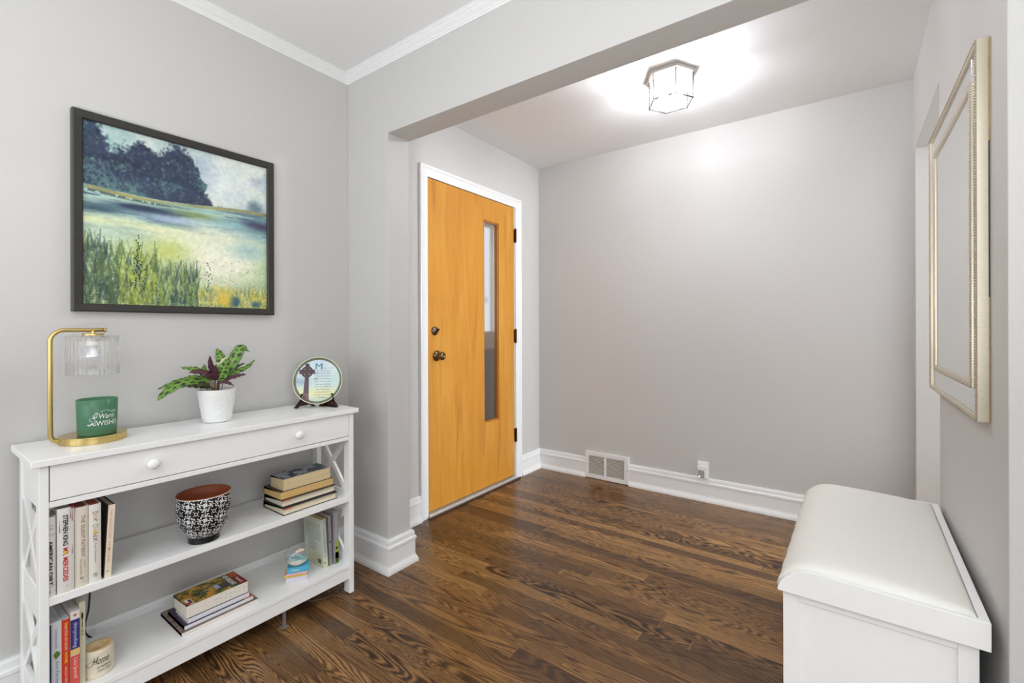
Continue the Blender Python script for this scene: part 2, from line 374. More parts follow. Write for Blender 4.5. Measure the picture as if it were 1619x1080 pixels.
for (a0, a1, c0, c1) in ((GY0, GY0 + 0.011, GZ0, GZ1), (GY1 - 0.011, GY1, GZ0, GZ1), (GY0, GY1, GZ0, GZ0 + 0.011), (GY0, GY1, GZ1 - 0.011, GZ1)): box(b, XS - 0.030, XS - 0.004, a0, a1, c0, c1)
obj('glazing_bead', rel(b, DO), mat('amber_bead_wood', (178, 112, 40), 0.35, noise=0.1), slab, 0.002)
N = NT('reeded_obscure_glass'); N.t.nodes.remove(N.b)
gl = N.n('ShaderNodeBsdfGlossy', i_Roughness=0.12); rf = N.n('ShaderNodeBsdfRefraction', i_Roughness=0.26, i_IOR=1.12); mx = N.n('ShaderNodeMixShader', i_0=0.16)
N.l(rf.outputs[0], mx.inputs[1]); N.l(gl.outputs[0], mx.inputs[2]); N.l(mx.outputs[0], N.out.inputs[0])
obj('glass_pane', rel(bx(XS - 0.024, XS - 0.020, GY0 + 0.004, GY1 - 0.004, GZ0 + 0.004, GZ1 - 0.004), DO), N.m, slab, label='frosted narrow glass pane')
BRONZE = mat('dark_bronze', (70, 42, 24), 0.35, metal=1.0, noise=0.3, scale=60)
for z in (1.848, 1.084, 0.331):
    b = B(); lathe(b, [(0, -0.056), (0.004, -0.054), (0.0075, -0.048), (0.0075, 0.048), (0.004, 0.054), (0, 0.056)], (XL + 0.016, 2.862, z), 12)
    box(b, XL - 0.003, XL + 0.0125, 2.8535, 2.872, z - 0.048, z + 0.048); obj('hinge', rel(b, DO), BRONZE, door, 0.0008)
ABR = mat('antique_brass', (120, 100, 66), 0.22, metal=1.0, noise=0.3, scale=40)
ky, kz = 2.035, 0.9755
b = lathe(B(), [(0, 0), (0.033, 0), (0.033, 0.004), (0.026, 0.009), (0.014, 0.012), (0.0115, 0.024), (0.013, 0.030), (0.021, 0.034), (0.0265, 0.043), (0.0255, 0.054), (0.018, 0.061), (0.009, 0.063), (0.008, 0.0605), (0, 0.0605)], (XS, ky, kz), 40, 'x')
kn = obj('door_knob', rel(b, DO), ABR, door, smooth=True)
b = lathe(B(), [(0, 0), (0.0275, 0), (0.0275, 0.005), (0.022, 0.010), (0.011, 0.011), (0.0105, 0.014), (0, 0.0145)], (XS, 2.0185, 1.129), 36, 'x')
db = obj('deadbolt', rel(b, DO), mat('aged_pewter', (112, 100, 88), 0.25, metal=1.0, noise=0.3), door, smooth=True)
b = bx(-0.0035, 0.0035, -0.017, 0.017, 0, 0.022); bmesh.ops.transform(b, matrix=Matrix.Translation((XS + 0.012, 2.0185, 1.129)) @ Matrix.Rotation(PI / 2, 4, 'Y') @ Matrix.Rotation(0.8, 4, 'Z'), verts=b.verts)
obj('thumb_turn', rel(b, DO), ABR, db, 0.0015)
# sill
th = struct('trim_3', bx(XL - 0.10, XL + 0.030, DY0 - 0.003, DY1 + 0.003, 0, 0.022), mat('aluminium_sill', (205, 203, 198), 0.4, metal=0.4, noise=0.1), 0.006)
struct('trim_4', bx(XL + 0.030, XL + 0.046, DY0 - 0.02, DY1 + 0.02, 0, 0.009), mat('dark_sill_strip', (66, 40, 24), 0.4), 0.003)
# storm door out on the step, seen hazily through the glass
sd = thing('storm_door', 'white storm door outside, blurred behind the narrow door glass', 'door', (XL - 0.13, 2.70, 0))
SO = (XL - 0.13, 2.70, 0); xs = XL - 0.20
b = B(); 
for (a0, a1, c0, c1) in ((-0.45, -0.31, 0.02, 2.05), (0.31, 0.45, 0.02, 2.05), (-0.31, 0.31, 1.93, 2.05), (-0.31, 0.31, 0.98, 1.12), (-0.31, 0.31, 0.02, 0.15)): box(b, xs - SO[0] - 0.03, xs - SO[0], a0, a1, c0, c1)
obj('door_frame', b, TRIM, sd, 0.003)
obj('kick_panel', bx(xs - SO[0] - 0.02, xs - SO[0] - 0.01, -0.31, 0.31, 0.15, 0.98), mat('shaded_storm_panel', (150, 146, 150), 0.5), sd)  # grey colour stands for the shade on the white door's lower half
obj('storm_glass', bx(xs - SO[0] - 0.02, xs - SO[0] - 0.015, -0.31, 0.31, 1.12, 1.93), glassy('storm_door_glass'), sd)
obj('glazing_bar', bx(xs - SO[0] - 0.028, xs - SO[0] - 0.004, -0.012 + 0.16, 0.012 + 0.16, 1.12, 1.93), TRIM, sd, 0.002)
letter(sd, 'A-F', 0.10, 0.045, basis((0, 1, 0), (0, 0, 1), (xs - SO[0] - 0.0145, 0.055, 1.36)), mat('grey_sign_paint', (120, 120, 118)), 'sign')
st = struct('trim_5', bx(XL - 3.0, XL - 0.13, 0.6, 4.4, -0.1, 0.0), mat('concrete_step', (160, 158, 155), 0.8, noise=0.1))

# ------------------------------------------------------------------ ceiling light of the foyer
HC = (-0.737, 2.425); zt, zg, zb = ZF, 2.410, 2.309
lt = thing('ceiling_light', 'hexagonal clear-glass flush ceiling light with thin metal frame', 'ceiling light', (HC[0], HC[1], ZF)); LO = (HC[0], HC[1], ZF)
b = prism(B(), hexpts(HC, 0.131), 'z', zt - 0.020, zt); plate = obj('ceiling_plate', rel(b, LO), mat('satin_nickel', (196, 194, 190), 0.35, metal=0.7), lt, 0.002)
b = B()
hp = hexpts(HC, 0.113); hb = hexpts(HC, 0.1115)
for i in range(6):
    j = (i + 1) % 6
    tube(b, [(hp[i][0], hp[i][1], zt - 0.02), (hb[i][0], hb[i][1], zb)], 0.003, 6)
    tube(b, [(hb[i][0], hb[i][1], zb), (hb[j][0], hb[j][1], zb)], 0.003, 6)
    tube(b, [(hp[i][0], hp[i][1], zg), (hp[j][0], hp[j][1], zg)], 0.0016, 6)
    lathe(b, [(0, -0.004), (0.004, 0), (0, 0.004)], (hb[i][0], hb[i][1], zb - 0.002), 8)
obj('light_frame', rel(b, LO), mat('grey_came', (34, 33, 31), 0.6, spec=0.2), lt)
N = NT('cream_band'); tl = N.n('ShaderNodeBsdfTranslucent'); tl.inputs[0].default_value = lin((236, 226, 206)); N.b.inputs['Base Color'].default_value = lin((236, 230, 218)); mx = N.n('ShaderNodeMixShader', i_0=0.3)
N.l(N.b.outputs[0], mx.inputs[1]); N.l(tl.outputs[0], mx.inputs[2]); N.l(mx.outputs[0], N.out.inputs[0])
b = B()
for i in range(6):
    j = (i + 1) % 6; q0, q1 = hexpts(HC, 0.110)[i], hexpts(HC, 0.110)[j]
    b.faces.new([b.verts.new(p) for p in ((q0[0], q0[1], zt - 0.019), (q1[0], q1[1], zt - 0.019), (q1[0], q1[1], zg), (q0[0], q0[1], zg))])
obj('upper_band', rel(b, LO), N.m, lt, label='cream band above the clear panes')
b = B()
for i in range(6):
    j = (i + 1) % 6
    b.faces.new([b.verts.new(p) for p in ((hp[i][0], hp[i][1], zt - 0.02), (hp[j][0], hp[j][1], zt - 0.02), (hb[j][0], hb[j][1], zb), (hb[i][0], hb[i][1], zb))])
b.faces.new([b.verts.new((p[0], p[1], zb)) for p in hb])
obj('glass_shade', rel(b, LO), glassy('bevelled_clear_glass', gloss=0.15, rough=0.05), lt)
for dx in (-0.036, 0.036):
    b = lathe(B(), [(0, 2.434), (0.012, 2.434), (0.012, 2.386), (0, 2.386)], (HC[0] + dx, HC[1], 0), 16)
    sk = obj('lamp_socket', rel(b, LO), mat('white_ceramic', (235, 233, 228), 0.3), lt)
    b = lathe(B(), [(0, 2.388), (0.010, 2.386), (0.013, 2.376), (0.023, 2.360), (0.027, 2.346), (0.023, 2.332), (0.012, 2.323), (0, 2.321)], (HC[0] + dx, HC[1], 0), 20)
    obj('light_bulb', rel(b, LO), emis('lit_bulb', (244, 247, 255), 205.0), lt, smooth=True)

# ------------------------------------------------------------------ wall vent, night light, cord
vo = (-1.4535, YB, 0.0); vent = thing('wall_vent', 'white metal floor-level return air vent grille in the back wall', 'vent', vo)
b = B(); x0, x1, z0, z1 = -1.6275, -1.2795, 0.004, 0.203; yf = YB - 0.020
for (a0, a1, c0, c1) in ((x0, x0 + 0.026, z0, z1), (x1 - 0.035, x1, z0, z1), (x0 + 0.026, x1 - 0.035, z1 - 0.030, z1), (x0 + 0.026, x1 - 0.035, z0, z0 + 0.030), (-1.4725, -1.4565, z0 + 0.030, z1 - 0.030)): box(b, a0, a1, yf, YB, c0, c1)
obj('vent_frame', rel(b, vo), TRIM, vent, 0.002)
obj('vent_backing', rel(bx(x0 + 0.02, x1 - 0.02, YB - 0.004, YB - 0.001, z0 + 0.02, z1 - 0.02), vo), mat('duct_dark', (46, 43, 40), 0.8), vent)
for (a0, a1) in ((x0 + 0.026, -1.4725), (-1.4565, x1 - 0.035)):
    b = B(); n = 13
    for i in range(n):
        z = z0 + 0.036 + (z1 - z0 - 0.070) * i / (n - 1)
        prism(b, [(yf + 0.002, z - 0.0020), (yf + 0.003, z - 0.0030), (yf + 0.013, z + 0.0015), (yf + 0.012, z + 0.0025)], 'x', a0, a1)
    obj('louvre_bank', rel(b, vo), mat('cream_louvre_paint', (226, 222, 212), 0.4), vent)
for x in (x0 + 0.012, x1 - 0.014):
    obj('screw', rel(lathe(B(), [(0, -0.0015), (0.003, -0.001), (0.0035, 0)], (x, yf, 0.105), 10, 'y'), vo), CHROME, vent)
wo = (-0.77, YB, 0.20); ot = thing('wall_outlet', 'white electrical outlet plate behind the plugged-in night light', 'outlet', wo)
obj('outlet_plate', bx(-0.036, 0.036, -0.006, 0.0, -0.043, 0.060), TRIM, ot, 0.002)
nl = thing('night_light', 'small white plug-in night light with grey face above the baseboard', 'night light', (-0.768, YB - 0.006, 0.195))
b = B(); box(b, -0.030, 0.030, -0.036, 0.0, -0.038, 0.0155); obj('night_light_body', b, TRIM, nl, 0.004)
b = B(); prism(b, [(-0.036, 0.016), (-0.036, 0.0395), (-0.002, 0.0395), (-0.002, 0.016)], 'x', -0.032, 0.032); obj('top_cap', b, TRIM, nl, 0.002)
obj('sensor_panel', bx(-0.025, 0.013, -0.0372, -0.0355, -0.036, 0.014), mat('grey_sensor_face', (165, 165, 166), 0.4), nl, label='grey face panel')
obj('led', lathe(B(), [(0, -0.0025), (0.002, -0.002), (0.003, 0)], (-0.017, -0.0372, -0.028), 12, 'y'), emis('violet_led', (225, 220, 255), 7.0), nl, label='tiny lit white LED')

# ------------------------------------------------------------------ console table
TX0, TX1, TY0, TY1, TZ = -2.030, -1.725, 0.238, 1.238, 0.800
to = (-1.88, 0.738, 0); tab = thing('console_table', 'white console table with long drawer, two shelves and crossed side braces', 'console table', to)
def tp(name, b, m=WHITE, par=tab, bev=0.0015, **k): return obj(name, rel(b, to), m, par, bev, **k)
tp('table_top', bx(TX0, TX1, TY0, TY1, 0.781, TZ), bev=0.002)
fx1, fx0 = -1.737, -1.777; bx0, bx1 = -2.022, -1.986; ly0, ly1, ry0, ry1 = 0.2545, 0.2735, 1.1985, 1.2205
for (a0, a1, c0, c1) in ((fx0, fx1, ly0, ly1), (fx0, fx1, ry0, ry1), (bx0, bx1, ly0, ly1), (bx0, bx1, ry0, ry1)): tp('leg', bx(a0, a1, c0, c1, 0.003, 0.781))
tp('front_rail', bx(-1.755, -1.739, ly1, ry0, 0.6645, 0.681))
tp('back_panel', bx(-2.018, -2.006, ly1, ry0, 0.665, 0.781))
dr = tp('drawer', bx(-1.98, -1.7375, ly1 + 0.0022, ry0 - 0.0022, 0.6835, 0.7785), bev=0.001)
for y in (0.5, 0.966):
    tp('drawer_knob', lathe(B(), [(0, -0.002), (0.0065, -0.002), (0.006, 0.006), (0.008, 0.010), (0.0145, 0.014), (0.0165, 0.020), (0.0145, 0.0255), (0.008, 0.029), (0, 0.030)], (-1.7375, y, 0.7335), 28, 'x'), par=dr, bev=0, smooth=True)
tp('shelf', bx(-2.020, -1.739, ly1 - 0.004, ry0 + 0.004, 0.4000, 0.4225))
tp('shelf', bx(-2.020, -1.739, ly1 - 0.004, ry0 + 0.004, 0.1130, 0.1300))
tp('apron', bx(-1.757, -1.7415, ly1, ry0, 0.0650, 0.1170))
tp('apron', bx(-2.020, -2.006, ly1, ry0, 0.0650, 0.1130))
for (s0, s1) in ((ly0, ly1), (ry0, ry1)):
    m = (s0 + s1) / 2; q0, q1 = m - 0.0065, m + 0.0065
    for (c0, c1) in ((0.660, 0.781), (0.352, 0.440), (0.065, 0.150)): tp('side_panel', bx(bx1, fx0, q0, q1, c0, c1))
    for (c0, c1) in ((0.440, 0.660), (0.150, 0.352)):
        b = B()
        for s in (1, -1):
            za, zb2 = (c0, c1) if s > 0 else (c1, c0); dx, dz = fx0 - bx1, zb2 - za; L = math.hypot(dx, dz); t = 0.011
            hx = t * L / abs(dz) ; 
            o = 0.0006 if s > 0 else 0.0
            prism(b, [(bx1 + (0 if False else 0), za - (t * L / dx) * (1 if True else 0)), (fx0, zb2 - t * L / dx), (fx0, zb2 + t * L / dx), (bx1, za + t * L / dx)], 'y', q0 + 0.001 + o, q1 - 0.001 - o)
        # trim the bar ends to the opening
        for zc, s in ((c0, -1), (c1, 1)):
            g = b.verts[:] + b.edges[:] + b.faces[:]
            r = bmesh.ops.bisect_plane(b, geom=g, plane_co=(0, 0, zc), plane_no=(0, 0, s), clear_outer=True)
            bmesh.ops.holes_fill(b, edges=[e for e in b.edges if e.is_boundary])
        tp('cross_brace', b, bev=0)
b = B(); box(b, -1.757, -1.747, 0.915, 0.925, 0.003, 0.066); box(b, -1.763, -1.741, 0.907, 0.933, 0.0, 0.006); tp('support_foot', b, mat('grey_plastic_foot', (120, 112, 108), 0.5), label='small grey centre support foot')
for (a, c) in ((fx0, ly0), (fx0, ry0), (bx0, ly0), (bx0, ry0)): tp('glide', bx(a + 0.008, a + 0.030, c + 0.003, c + 0.017, 0, 0.0035), BLACK, bev=0)

# ------------------------------------------------------------------ framed painting
def painting():
    n = 460; v, u = np.mgrid[0:n, 0:n] / (n - 1.0)
    img = np.zeros((n, n, 3))
    def col(c): return np.array(c, float)[None, None]
    def blend(mask, c):
        nonlocal img; m = np.clip(mask, 0, 1)[..., None]; img = img * (1 - m) + (col(c) if np.ndim(c) == 1 else c) * m
    f1, f2, f3 = fbm(n, n, 4, 4, 5), fbm(n, n, 9, 5, 5), fbm(n, n, 26, 5, 4); fh = fbm(n, n, 60, 8, 3); fd = fbm(n, n, 60, 60, 2)
    img[:] = (190, 206, 205)
    blend((f1 - 0.42) * 5, (216, 222, 214)); blend((f2 - 0.5) * 4 * (u > 0.55), (150, 168, 190)); blend((0.62 - u) * 2 * (f2 - 0.35) * 3, (146, 190, 184))
    g = np.exp(-((u - 0.72) ** 2 / 0.02 + (v - 0.80) ** 2 / 0.018)); blend(g * 0.85, (226, 232, 228))
    hz = 0.655 - 0.02 * np.sin(u * 5)
    # trees
    edge = np.interp(u, [0, .08, .12, .2, .27, .33, .42, .48, .53, .56, .60, .645, .66, 1], [1.0, .99, .90, .90, .95, .91, .98, 1.0, .93, .86, .77, .68, .655, .655])
    fe = fbm(n, n, 22, 22, 4); tm = np.clip((edge + (f2 - 0.5) * 0.10 + (fe - 0.5) * 0.16 - v) * 30, 0, 1) * (v > hz - 0.012)
    tc = np.array((44, 54, 76.0)) * (0.75 + 0.7 * f3[..., None]) + np.array((40, 70, 60.0)) * np.clip(f2 - 0.5, 0, 1)[..., None] * 1.6
    blend(tm, tc); blend(tm * ((f2 - 0.56) * 8) * (v < 0.86), (84, 118, 124)); blend(tm * ((fe - 0.62) * 8) * (v < 0.80) * (u < 0.3), (112, 142, 132))
    rb = np.clip(1 - ((u - 0.93) ** 2 / 0.009 + (v - 0.67) ** 2 / 0.011) + (f2 - 0.5) * 1.5, 0, 1); blend(rb * 1.2 * (v > hz - 0.01), (104, 124, 138))
    nn_ = n
    for _ in range(2600):                       # leafy dabs in and round the crowns
        cu, cv = rng.random() * 0.66, rng.uniform(0.655, 1.0); top_ = np.interp(cu, [0, .08, .12, .2, .27, .33, .42, .48, .53, .56, .60, .645, .66], [1.0, .99, .90, .90, .95, .91, .98, 1.0, .93, .86, .77, .68, .655]) + rng.normal() * 0.015
        if cv > top_: continue
        c = [(38, 46, 70), (52, 60, 84), (64, 62, 88), (44, 66, 82), (76, 104, 112), (58, 82, 78), (34, 38, 58), (110, 140, 132)][min(7, int(rng.random() ** 1.4 * 8))]
        y, x = int(cv * nn_), int(cu * nn_); rr_ = rng.integers(2, 7); y0_, y1_, x0_, x1_ = max(0, y - rr_), min(nn_, y + rr_), max(0, x - rr_), min(nn_, x + rr_)
        a_ = rng.uniform(0.25, 0.7); gy, gx = np.mgrid[y0_:y1_, x0_:x1_]; a_ = a_ * np.clip(1.15 - np.hypot(gy - y, (gx - x) * 1.3) / rr_ + (fd[y0_:y1_, x0_:x1_] - 0.5), 0, 1)[..., None]; img[y0_:y1_, x0_:x1_] = img[y0_:y1_, x0_:x1_] * (1 - a_) + np.array(c) * a_
    # far bank and water
    wt = (v < hz)
    wc = np.array((122, 158, 158.0)) * (0.7 + 0.6 * f3[..., None]); blend(wt * 1.0, wc)
    blend(wt * (f3 - 0.45) * 6, (176, 206, 190)); blend(wt * (fh - 0.55) * 8 * (v > 0.5), (92, 118, 138))
    blend(np.exp(-((v - hz + 0.012) / 0.010) ** 2) * (0.5 + f3 * .6) * (u > 0.02), (164, 146, 72)); blend(np.exp(-((v - hz + 0.028) / 0.008) ** 2) * 0.8 * (u < 0.55) * (fd > .4), (48, 62, 66))
    def patch(cu, cv, su, sv, c, k=1.0): blend(np.exp(-(((u - cu) / su) ** 2 + ((v - cv) / sv) ** 2)) * k * (0.45 + f3 * 1.1), c)
    patch(.30, .565, .17, .020, (48, 60, 84), 1.3); patch(.08, .53, .10, .025, (60, 82, 100)); patch(.93, .575, .09, .026, (62, 58, 88), 1.6); patch(.86, .61, .08, .012, (60, 82, 110))
    patch(.42, .53, .16, .022, (162, 178, 206)); patch(.75, .55, .14, .03, (122, 176, 186)); patch(.55, .58, .12, .02, (118, 140, 92)); patch(.62, .62, .25, .012, (150, 186, 178)); patch(.85, .48, .13, .03, (130, 176, 190))
    band = np.exp(-((v - (0.465 - 0.02 * u)) / 0.03) ** 2); blend(band * 0.95 * (0.4 + f3), (222, 226, 176))
    lo = np.clip((0.45 - v) * 12, 0, 1)
    blend(lo, np.array((176, 196, 150.0)) * (0.85 + 0.3 * f2[..., None]))
    patch(.70, .33, .20, .16, (238, 238, 214), 1.8); patch(.60, .42, .30, .05, (230, 234, 206), 1.2); patch(.88, .40, .12, .06, (168, 202, 196)); patch(.40, .33, .12, .08, (200, 210, 120), 0.8)
    patch(.10, .40, .12, .05, (196, 214, 190)); 
    # upright grass strokes and dabs
    pal_l = [(52, 74, 62), (74, 96, 58), (128, 146, 50), (164, 176, 56), (44, 66, 80), (98, 120, 60), (190, 196, 110)]
    pal_m = [(40, 62, 74), (60, 88, 88), (96, 128, 90), (150, 166, 60), (176, 190, 120), (52, 78, 60)]
    pal_r = [(210, 190, 70), (226, 208, 96), (120, 150, 120), (70, 104, 118), (236, 232, 190), (170, 184, 60), (222, 184, 70)]
    def stroke(cu, cv, L, wd, c, a, lean=0.0):
        nn = int(L * n)
        for i in range(nn):
            y = int((cv + i / n) * n); xx = (cu + lean * i / n) * n; ww = max(1, wd * n * (1 - i / nn))
            x0 = int(max(0, xx - ww)); x1 = int(min(n, xx + ww + 1))
            if 0 <= y < n and x0 < x1: img[y, x0:x1] = img[y, x0:x1] * (1 - a) + np.array(c) * a
    for _ in range(2600):
        cu = rng.random()
        if cu < 0.16: top, pal = 0.42, pal_l[:2] + pal_l[4:6] + [(60, 84, 60)] * 2
        elif cu < 0.34: top, pal = 0.40, pal_l[1:] + [(160, 176, 60), (182, 190, 70)]
        elif cu < 0.56: top, pal = 0.27, pal_m
        else: top, pal = 0.15, pal_r
        base = rng.random() ** 1.4 * top * 0.75
        stroke(cu, base, rng.uniform(0.02, 0.11) * (1 if cu < .56 else .55), rng.uniform(0.002, 0.010), pal[rng.integers(len(pal))], rng.uniform(0.12, 0.5), rng.uniform(-.3, .3))
    for _ in range(900):
        cu, cv = rng.random(), rng.random() ** 2 * 0.32
        c = [(28, 44, 50), (210, 214, 150), (232, 234, 210), (60, 84, 40)][rng.integers(4)]; x, y = int(cu * n), int(cv * n); s = rng.integers(1, 3); img[y:y + s + 1, x:x + s] = img[y:y + s + 1, x:x + s] * 0.45 + np.array(c) * 0.55
    for cu, c0 in ((.235, .10), (.25, .16), (.27, .07), (.245, .22), (.62, .10)):
        for k in range(14): x, y = int((cu + rng.normal() * .008) * n), int((c0 + k * .014) * n); img[y:y + 4, x:x + 3] = (30, 40, 36)
    patch(.78, .045, .03, .03, (40, 84, 116), 1.6); patch(.92, .03, .03, .02, (60, 96, 110), 1.2); patch(.72, .06, .05, .05, (228, 196, 80), 1.0)
    img *= (0.94 + 0.12 * fd[..., None]); return img
PY0, PY1, PZ0, PZ1 = 0.375, 1.026, 1.2055, 1.869
pic = thing('framed_painting', 'square framed lakeside landscape painting in a black frame above console table', 'picture', (XL, 0.70, PZ0)); po = (XL, 0.70, PZ0)
b = B(); fw = 0.027; xf = XL + 0.026
rows = []
FP = [(0, 0), (0, 0.026), (0.004, 0.0275), (fw - 0.003, 0.0255), (fw, 0.022), (fw, 0.012), (fw, 0)]
for (py, pz, my, mz) in ((PY0, PZ0, 1, 1), (PY1, PZ0, -1, 1), (PY1, PZ1, -1, -1), (PY0, PZ1, 1, -1)):
    rows.append([b.verts.new((XL + o, py + my * t, pz + mz * t)) for t, o in FP])
for i in range(4):
    A, D = rows[i], rows[(i + 1) % 4]
    for k in range(len(FP)): b.faces.new((A[k], A[(k + 1) % len(FP)], D[(k + 1) % len(FP)], D[k]))
obj('picture_frame', rel(b, po), mat('charcoal_frame', (46, 44, 40), 0.38, noise=0.08), pic)
flat_art('canvas', (XL + 0.014 - po[0], PY0 + fw - 0.002 - po[1], PZ0 + fw - 0.002 - po[2]), (0, PY1 - PY0 - 2 * fw + 0.004, 0), (0, 0, PZ1 - PZ0 - 2 * fw + 0.004), painting(), painted('painted_canvas', 0.6), pic)
obj('backing_board', rel(bx(XL + 0.002, XL + 0.0125, PY0 + 0.02, PY1 - 0.02, PZ0 + 0.02, PZ1 - 0.02), po), mat('board_brown', (120, 98, 70), 0.8), pic)

# ------------------------------------------------------------------ table lamp with candle
LX, LY = -1.9085, 0.400; lo_ = (LX, LY, TZ)
lamp = thing('candle_warmer_lamp', 'brass table lamp with ribbed clear glass shade on the console table', 'lamp', lo_)
obj('lamp_base', lathe(B(), [(0, 0), (0.0805, 0), (0.0815, 0.001), (0.0815, 0.021), (0.0805, 0.022), (0, 0.022)], (0, 0, 0), 72), mat('brushed_brass_base', (205, 180, 118), 0.27, metal=1.0, noise=0.10, scale=30, stretch=(6, 6, 1)), lamp, smooth=False, bevel=0.0006)
yp = -0.0965; r = 0.034
pts = [(0, -0.070, 0.011), (0, -0.078, 0.0115)] + [(0, yp + 0.022 - 0.022 * math.sin(a), 0.011 + 0.022 - 0.022 * math.cos(a)) for a in np.linspace(0.15, PI / 2, 8)]
pts += [(0, yp, z) for z in (0.08, 0.16, 0.24, 0.30)] + [(0, yp + r - r * math.cos(a), 0.3105 + r * math.sin(a)) for a in np.linspace(0, PI / 2, 10)] + [(0, y, 0.3445) for y in (-0.03, 0.0, 0.026)]
obj('lamp_arm', tube(B(), pts, 0.0062, 16), BRASS, lamp, smooth=True)
obj('arm_end_cap', lathe(B(), [(0, 0), (0.0062, 0.0), (0.0075, 0.002), (0.006, 0.006), (0, 0.0072)], (0, 0.026, 0.3445), 16, 'y'), BRASS, lamp, smooth=True)
obj('lamp_neck', lathe(B(), [(0, 0.345), (0.0058, 0.345), (0.0058, 0.334), (0.0255, 0.334), (0.027, 0.3325), (0.027, 0.3275), (0, 0.3275)], (0, 0, 0), 32), BRASS, lamp, bevel=0.0005)
b = B(); nr = 72 * 4; prof = [(0.0, 0.3265), (0.5, 0.3275), (0.97, 0.3268), (0.995, 0.324), (1.0, 0.30), (1.0, 0.26), (1.0, 0.207), (0.97, 0.207), (0.965, 0.26), (0.965, 0.30), (0.96, 0.322), (0.5, 0.3245), (0.0, 0.3240)]
rings = []
for (q, z) in prof:
    R = []
    for i in range(nr):
        a = 2 * PI * i / nr; rr = 0.0632 * q * (1 + (0.016 * math.cos(a * 34) if q > 0.9 else 0)); R.append(b.verts.new((rr * math.cos(a), rr * math.sin(a), z)) if q > 0 or i == 0 else None)
    rings.append(R)
for A, D in zip(rings, rings[1:]):
    for i in range(nr):
        j = (i + 1) % nr
        if A[1] is None: b.faces.new((A[0], D[i], D[j]))
        elif D[1] is None: b.faces.new((A[i], A[j], D[0]))
        else: b.faces.new((A[i], A[j], D[j], D[i]))
N = NT('ribbed_clear_glass'); N.b.inputs['Base Color'].default_value = (1, 1, 1, 1); N.b.inputs['Transmission Weight'].default_value = 1.0
N.b.inputs['Roughness'].default_value = 0.03; N.b.inputs['IOR'].default_value = 1.42
tr = N.n('ShaderNodeBsdfTransparent'); mx = N.n('ShaderNodeMixShader', i_0=0.55); N.l(tr.outputs[0], mx.inputs[1]); N.l(N.b.outputs[0], mx.inputs[2]); N.l(mx.outputs[0], N.out.inputs[0])
obj('lamp_shade', b, N.m, lamp, smooth=True, label='ribbed clear glass drum shade')
sk = obj('bulb_socket', lathe(B(), [(0, 0.323), (0.013, 0.323), (0.0145, 0.315), (0.0145, 0.298), (0.011, 0.293), (0, 0.293)], n=24), mat('white_socket', (244, 242, 236), 0.4), lamp, smooth=True)
obj('halogen_bulb', lathe(B(), [(0, 0.294), (0.010, 0.292), (0.012, 0.280), (0.019, 0.268), (0.0215, 0.262), (0.020, 0.2585), (0, 0.2575)], n=28), mat('mirrored_bulb_glass', (235, 238, 242), 0.12, metal=0.6), lamp, smooth=True)
# candle
co = (-1.897, 0.407, TZ + 0.022); cd = thing('jar_candle', 'green frosted glass jar candle with white festive lettering under the lamp', 'candle', co)
def crad(z): return 0.0472 + 0.0026 * z / 0.108
b = lathe(B(), [(0, 0), (0.045, 0), (0.0468, 0.003), (crad(0.05), 0.05), (crad(0.108), 0.1075), (crad(0.108) - 0.0012, 0.1085), (crad(0.108) - 0.003, 0.1075), (crad(.05) - 0.0035, 0.05), (0.0425, 0.010), (0, 0.009)], n=64)
N = NT('green_frosted_glass'); N.b.inputs['Base Color'].default_value = lin((96, 148, 116)); N.b.inputs['Roughness'].default_value = 0.28; N.b.inputs['Subsurface Weight'].default_value = 0.35
N.b.inputs['Subsurface Radius'].default_value = (0.01, 0.02, 0.012); N.b.inputs['Subsurface Scale'].default_value = 0.5
tl = N.n('ShaderNodeBsdfTranslucent'); tl.inputs[0].default_value = lin((120, 180, 136)); mx = N.n('ShaderNodeMixShader', i_0=0.35); N.l(N.b.outputs[0], mx.inputs[1]); N.l(tl.outputs[0], mx.inputs[2]); N.l(mx.outputs[0], N.out.inputs[0])
obj('candle_jar', b, N.m, cd, smooth=True)
obj('wax', lathe(B(), [(0, 0.0105), (0.0415, 0.0105), (0.0425, 0.055), (0, 0.0548)], n=40), mat('green_wax', (78, 128, 86), 0.5), cd)
obj('wick', tube(B(), [(0, 0, 0.054), (0.001, 0, 0.066)], 0.0009, 6), BLACK, cd)
LW = mat('white_print', (240, 243, 238), 0.5, noise=0.0)
ca = math.atan2(-co[1], -co[0])                                   # towards the room
a0 = ca + 0.40
wr = lambda da, z: (crad, a0 + da, z)
letter(cd, 'Warm', 0.040, 0.0145, None, LW, wrap=wr(0.10, 0.0585), shear=0.25); letter(cd, 'WISHES', 0.060, 0.0145, None, LW, wrap=wr(0.16, 0.0375))
def curl(parent, pts, m, rad=0.0005):
    P = [(crad(z) * math.cos(a0 + a) * 1.012, crad(z) * math.sin(a0 + a) * 1.012, z) for a, z in pts]
    return obj('print_flourish', tube(B(), spline(P, 7), rad, 5), m, parent)
curl(cd, [(-.42, .0430), (-.58, .0435), (-.78, .0480), (-.66, .0540), (-.50, .0480), (-.40, .0415)], LW)
curl(cd, [(-.15, .0690), (-.20, .0730), (-.02, .0760), (.22, .0735), (.40, .0680), (.55, .0700), (.50, .0745), (.36, .0715)], LW)
curl(cd, [(-.62, .0600), (-.52, .0640), (-.40, .0610), (-.46, .0555), (-.56, .0575), (-.50, .0600)], LW, .0007)
curl(cd, [(-.85, .0330), (-.70, .0345), (-.58, .0365), (-.60, .0320), (-.48, .0330), (-.46, .0355)], LW, .0009)
